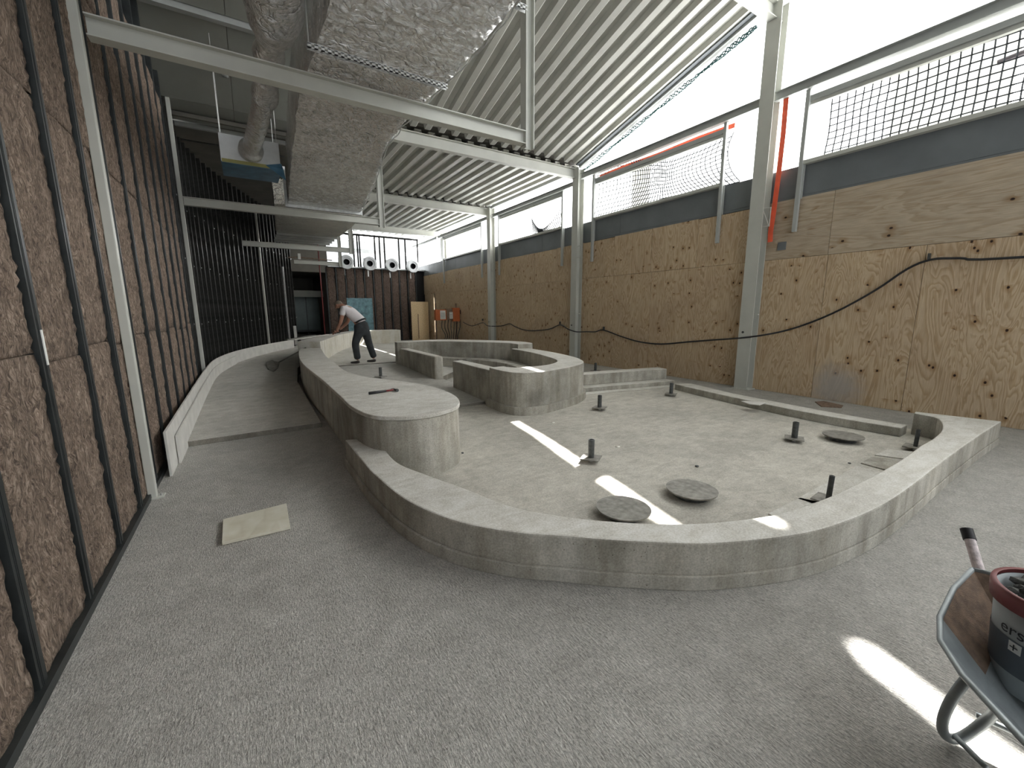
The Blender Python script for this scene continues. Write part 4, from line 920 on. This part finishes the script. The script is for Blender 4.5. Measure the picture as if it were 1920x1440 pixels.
MM = [bm.verts.new((Vector(p)*0.45+Vector(q)*0.55)-W0-Vector((0, 0, 0.012))) for p, q in zip(rim, flo)]
for i in range(n):
    j = (i+1) % n; bm.faces.new((RR[i], RR[j], MM[j], MM[i])); f = bm.faces.new((MM[i], MM[j], FF[j], FF[i]))
bm.faces.new(FF); tr = mk('tray', bm, 'barrow', wbw); s = tr.modifiers.new('thick', 'SOLIDIFY'); s.thickness = 0.004; s.offset = -1
tr.data.materials.append(MATS['rust'])
for f in tr.data.polygons:
    c = f.center + W0
    if c.x > 2.05: f.material_index = 1
bm = bmesh.new(); rp = [Vector(p)-W0 for p in rim]; tube(bm, rp+[rp[0]], 0.009, 8); mk('rolled_rim', bm, 'barrow', wbw, smooth=True)
def wt(name, pts, r, mat, n=10): bm = bmesh.new(); tube(bm, [Vector(p)-W0 for p in spline(pts, 5)], r, n); return mk(name, bm, mat, wbw, smooth=True)
ht = Vector((*G(1812, 992, 0.62), 0.62)); hb = Vector((*G(1843, 1090, 0.47), 0.47))
hd = (ht-hb)
wt('handle', [tuple(hb-hd*1.2+Vector((0, 0, 0.03))), tuple(hb), tuple(hb+hd*0.5), tuple(hb+hd*0.82)], 0.018, 'chipped'); wt('grip', [tuple(hb+hd*0.78), tuple(hb+hd*0.9), tuple(ht)], 0.0215, 'rubber')
wt('handle', [(2.1,-0.55,0.38),(2.5,-0.5,0.47),(2.9,-0.45,0.60)], 0.018, 'chipped'); wt('grip', [(2.86,-0.46,0.587),(3.0,-0.44,0.63)], 0.0215, 'rubber')
def GP(x, y, z): return (*G(x, y, z), z)
wt('leg_tube', [GP(1815,1270,0.28), GP(1785,1310,0.20), GP(1768,1350,0.12), GP(1772,1378,0.05), GP(1800,1384,0.03), GP(1850,1350,0.12), GP(1880,1320,0.24)], 0.016, 'barrow')
wt('leg_tube', [(1.75,-0.5,0.26),(1.72,-0.52,0.15),(1.72,-0.5,0.03),(1.8,-0.48,0.02),(1.95,-0.48,0.2),(2.0,-0.48,0.27)], 0.016, 'barrow')
wt('cross_brace', [GP(1790,1380,0.05), GP(1850,1440,0.06)], 0.009, 'barrow'); wt('cross_brace', [GP(1830,1340,0.1), GP(1960,1400,0.1)], 0.010, 'barrow')
wt('frame_rail', [(2.2,0.05,0.24),(1.7,-0.05,0.21),(1.3,-0.2,0.19),(1.05,-0.3,0.17)], 0.015, 'barrow'); wt('frame_rail', [(2.2,-0.5,0.24),(1.7,-0.45,0.21),(1.3,-0.4,0.19),(1.05,-0.36,0.17)], 0.015, 'barrow')
bm = bmesh.new()
for k in range(28):
    a = 2*math.pi*k/28; a2 = 2*math.pi*(k+1)/28
    tube(bm, [(0.14*math.cos(a), 0, 0.14*math.sin(a)), (0.14*math.cos(a2), 0, 0.14*math.sin(a2))], 0.036, 8)
mk('wheel', bm, 'rubber', wbw, Vector((1.0,-0.33,0.176))-W0, rz=0.2, smooth=True)
# bucket
bp = Vector((*G(2003, 1112, 0.66), 0)); bk = empty('bucket', (bp.x, bp.y, 0.30)); tag(bk, 'grey plastic bucket with dark red rim full of rubble in the wheelbarrow', 'bucket')
def cyl_rows(rows, n=40, a0=0, a1=2*math.pi):
    bm = bmesh.new(); V = [[bm.verts.new((r*math.cos(a0+(a1-a0)*k/n), r*math.sin(a0+(a1-a0)*k/n), z)) for r, z in rows] for k in range(n+1)]
    for a, b in zip(V, V[1:]):
        for i in range(len(rows)-1): bm.faces.new((a[i], a[i+1], b[i+1], b[i]))
    bmesh.ops.remove_doubles(bm, verts=bm.verts, dist=1e-5); return bm
mk('pail', cyl_rows([(0.001,0.0),(0.125,0.0),(0.15,0.33),(0.146,0.33),(0.122,0.01),(0.001,0.01)]), 'bucket_grey', bk, smooth=True)
mk('label_band', cyl_rows([(0.1325,0.07),(0.1415,0.19)]), 'bucket_dark', bk, smooth=True)
mk('rim_band', cyl_rows([(0.149,0.29),(0.158,0.29),(0.162,0.335),(0.160,0.345),(0.147,0.345)]), 'bucket_red', bk, smooth=True)
ang_c = math.atan2(-bp.y, -bp.x)   # the side that faces the aisle
def wrap_text(name, s, size, z, ang, mat, rr_=0.1475):
    cu = bpy.data.curves.new(name, 'FONT'); cu.body = s; cu.size = size; cu.extrude = 0.0; cu.align_x = 'CENTER'
    to = bpy.data.objects.new(name, cu); C.objects.link(to); dg = bpy.context.evaluated_depsgraph_get(); me = bpy.data.meshes.new_from_object(to.evaluated_get(dg)); bpy.data.objects.remove(to)
    for v in me.vertices:
        a = ang + v.co.x/rr_; q = rr_+0.0012 + (z+v.co.y-0.245)*0.076; v.co = Vector((q*math.cos(a), q*math.sin(a), z+v.co.y))
    me.materials.clear(); me.materials.append(MATS[mat]); return link(name, me, None, bk)
try:
    wrap_text('label_lettering', 'ers', 0.055, 0.205, ang_c-0.62, 'ink'); 
    pe = cyl_rows([(0.1362,0.10),(0.1445,0.205)], 8, ang_c-0.62, ang_c-0.38); 
    bm = cyl_rows([(0.1388,0.15),(0.1416,0.185)], 6, ang_c-0.66, ang_c-0.42); mk('label_square', bm, 'paper', bk)
    pe.free(); wrap_text('label_cross', '+', 0.045, 0.153, ang_c-0.54, 'ink', 0.1485)
except Exception as ex: print('text', ex)
bm = bmesh.new(); rn = random.Random(3)
for k in range(70):
    a = rn.uniform(0, 6.28); q = 0.13*math.sqrt(rn.random()); s = rn.uniform(0.012, 0.03); mt = Matrix.Translation((q*math.cos(a), q*math.sin(a), 0.315+rn.uniform(-0.01, 0.03)*(1-q/0.14))) @ Matrix.Rotation(rn.uniform(0, 3), 4, (1, 1, 0.3)) @ Matrix.Diagonal((s, s*rn.uniform(0.5, 1.4), s*0.5, 1))
    bmesh.ops.create_icosphere(bm, subdivisions=1, radius=1, matrix=mt)
tag(mk('rubble', bm, 'rubble', None, (bp.x, bp.y, 0.30)), 'broken rubble heaped in the bucket', 'rubble', kind='stuff')

# ============================================================ THE WORKER
FD = Vector((-0.80, 0.60, 0)); LT = Vector((0.60, 0.80, 0))   # forward; away from camera
pb = Vector((2.28, 11.22, 0.215)); man = empty('person', pb, 0); tag(man, 'man in white t-shirt and dark work trousers bending over the basin wall', 'person')
def J(f, l, z): return FD*f + LT*l + Vector((0, 0, z))
def skin(name, chains, mat, parent=man, sub=2):
    """chains: list of lists of (point, radius); a chain starting with an int hooks on that vertex"""
    vs_, es, rs = [], [], []
    for ch in chains:
        prev = None
        for it in ch:
            if isinstance(it, int): prev = it; continue
            p, r = it; vs_.append(p); rs.append(r if isinstance(r, tuple) else (r, r)); idx = len(vs_)-1
            if prev is not None: es.append((prev, idx))
            prev = idx
    me = bpy.data.meshes.new(name); me.from_pydata([tuple(v) for v in vs_], es, []); me.update()
    o = link(name, me, None, parent)
    m_ = o.modifiers.new('skin', 'SKIN'); m_.use_smooth_shade = True
    for i, r in enumerate(rs): me.skin_vertices[0].data[i].radius = r
    me.skin_vertices[0].data[0].use_root = True
    if sub: s = o.modifiers.new('sub', 'SUBSURF'); s.levels = sub; s.render_levels = sub
    dg = bpy.context.evaluated_depsgraph_get(); ev = bpy.data.meshes.new_from_object(o.evaluated_get(dg)); o.modifiers.clear(); o.data = ev
    ev.materials.clear(); ev.materials.append(MATS[mat]); ev.polygons.foreach_set('use_smooth', [True]*len(ev.polygons)); return o
pel = J(-0.12, 0.14, 1.02); chest = J(0.22, 0.13, 1.37); nk = J(0.34, 0.13, 1.47); hd_ = J(0.47, 0.13, 1.50)
shN, shF = J(0.24, -0.07, 1.40), J(0.26, 0.33, 1.36); elN, elF = J(0.31, -0.12, 1.08), J(0.36, 0.36, 1.06); haN, haF = J(0.50, 0.0, 0.85), J(0.56, 0.24, 0.86)
hipN, hipF = J(-0.10, 0.05, 0.94), J(-0.14, 0.24, 0.94); knN, knF = J(0.03, 0.0, 0.50), J(-0.20, 0.30, 0.52); anN, anF = J(-0.01, 0.0, 0.08), J(-0.30, 0.34, 0.085)
body = [[(pel, 0.125), (J(0.02,0.14,1.16), 0.12), (chest, 0.125), (nk, 0.06), (J(0.40,0.13,1.505), 0.062), (J(0.455,0.13,1.515), (0.088, 0.08)), (J(0.50,0.13,1.47), (0.078, 0.07)), (J(0.515,0.13,1.42), 0.045)],
        [2, (shN, 0.068), (elN, 0.046), (J(0.43,-0.05,0.93), 0.038), (haN, 0.036)], [2, (shF, 0.068), (elF, 0.046), (J(0.48,0.3,0.94), 0.038), (haF, 0.036)],
        [0, (hipN, 0.09), (knN, 0.058), (anN, 0.04)], [0, (hipF, 0.09), (knF, 0.058), (anF, 0.04)]]
bo = skin('body', body, 'skin')
for hnd, sgn in ((haN, 1), (haF, -1)):
    ch = [[(hnd, 0.034), (hnd+FD*0.05+Vector((0, 0, -0.04)), 0.030)]]
    for k in range(4):
        off = LT*(0.021*(k-1.5)); L_ = (0.062, 0.072, 0.067, 0.052)[k]; b0 = hnd+FD*0.055+off+Vector((0, 0, -0.045))
        ch.append([1, (b0, 0.0095), (b0+FD*L_*0.6+Vector((0, 0, -L_*0.35)), 0.0085), (b0+FD*L_*0.7+Vector((0, 0, -L_*0.9)), 0.0075)])
    th_ = hnd+LT*(0.035*sgn)+FD*0.015+Vector((0, 0, -0.02)); ch.append([0, (th_, 0.012), (th_+LT*(0.02*sgn)+FD*0.035+Vector((0, 0, -0.03)), 0.0095)])
    skin('hand', ch, 'skin', sub=1)
skin('t_shirt', [[(J(-0.135,0.14,1.03), 0.15), (J(-0.08,0.14,1.09), 0.160), (J(0.04,0.14,1.20), 0.158), (J(0.17,0.13,1.33), 0.155), (J(0.29,0.13,1.43), 0.10), (J(0.335,0.13,1.47), 0.068)],
                 [3, (shN, 0.088), (J(0.285,-0.10,1.22), 0.072)], [3, (shF, 0.088), (J(0.32,0.35,1.2), 0.070)]], 'cotton_white')
skin('trousers', [[(J(-0.085,0.14,1.115), 0.155), (J(-0.13,0.14,0.98), 0.168)], [1, (J(-0.08,0.05,0.82), 0.125), (J(0.0,0.02,0.62), 0.105), (knN, 0.098), (J(0.01,0,0.3), 0.09), (J(-0.01,0,0.10), 0.088)],
                  [1, (J(-0.16,0.24,0.82), 0.125), (J(-0.19,0.28,0.62), 0.103), (knF, 0.096), (J(-0.26,0.32,0.3), 0.088), (J(-0.31,0.34,0.11), 0.086)]], 'trouser')
bm = bmesh.new(); tube(bm, [J(-0.075,0.14,1.10), J(-0.095,0.14,1.065)], 0.160, 20); mk('belt', bm, 'rubber', man, smooth=True)
for an in (anN, anF):
    g0 = Vector((an.x, an.y, 0.035)); skin('shoe', [[(g0-FD*0.05+Vector((0, 0, 0.02)), (0.045, 0.045)), (g0+FD*0.05, (0.042, 0.036)), (g0+FD*0.15-Vector((0, 0, 0.004)), (0.040, 0.028)), (g0+FD*0.20-Vector((0, 0, 0.007)), 0.024)]], 'shoe')
# head details: hair cap, ear, nose, eyes, mouth
hc = J(0.475, 0.13, 1.505); fdir = (FD*0.75+Vector((0, 0, -0.66))).normalized(); hup = (FD*0.66+Vector((0, 0, 0.75))).normalized()
bm = bmesh.new(); bmesh.ops.create_uvsphere(bm, u_segments=20, v_segments=14, radius=0.1)
bmesh.ops.delete(bm, geom=[v for v in bm.verts if v.co.z < -0.02+0.5*v.co.x or v.co.z < -0.065], context='VERTS')
rot = Matrix((fdir, LT, hup)).transposed().to_4x4(); bmesh.ops.transform(bm, matrix=rot @ Matrix.Diagonal((1.06, 0.86, 1.05, 1)), verts=bm.verts)
hr = mk('hair', bm, 'hair', man, hc-fdir*0.012, smooth=True)
for nm, off, r_, m_, sc3 in (('ear', -LT*0.082-fdir*0.005, 0.024, 'skin', (0.6, 0.4, 1)), ('ear', LT*0.082-fdir*0.005, 0.024, 'skin', (0.6, 0.4, 1)), ('nose', fdir*0.10-hup*0.015, 0.018, 'skin', (1, 0.7, 1.3)),
                             ('eye', fdir*0.083-LT*0.03+hup*0.01, 0.010, 'ink', (1, 1, 0.7)), ('eye', fdir*0.083+LT*0.03+hup*0.01, 0.010, 'ink', (1, 1, 0.7)), ('mouth', fdir*0.084-hup*0.05, 0.014, 'pipe_red', (0.5, 1.4, 0.3))):
    bm = bmesh.new(); bmesh.ops.create_uvsphere(bm, u_segments=10, v_segments=8, radius=r_); bmesh.ops.transform(bm, matrix=rot @ Matrix.Diagonal((*sc3, 1)), verts=bm.verts); mk(nm, bm, m_, man, hc+off, smooth=True)
# the float he works with
fo = pb + haN*0.5 + haF*0.5; bm = bmesh.new(); box(bm, -0.16, 0.16, -0.05, 0.05, 0, 0.012); ob = mk('float_trowel', bm, 'rubber', None, (fo.x-0.06, fo.y+0.04, 0.99), 0.9); tag(ob, 'dark float trowel held by the worker on the basin wall', 'trowel')
bm = bmesh.new(); tube(bm, [(-0.07, 0, 0.012), (-0.06, 0, 0.045), (0.06, 0, 0.045), (0.07, 0, 0.012)], 0.012, 8); mk('handle', bm, 'rubber', ob)
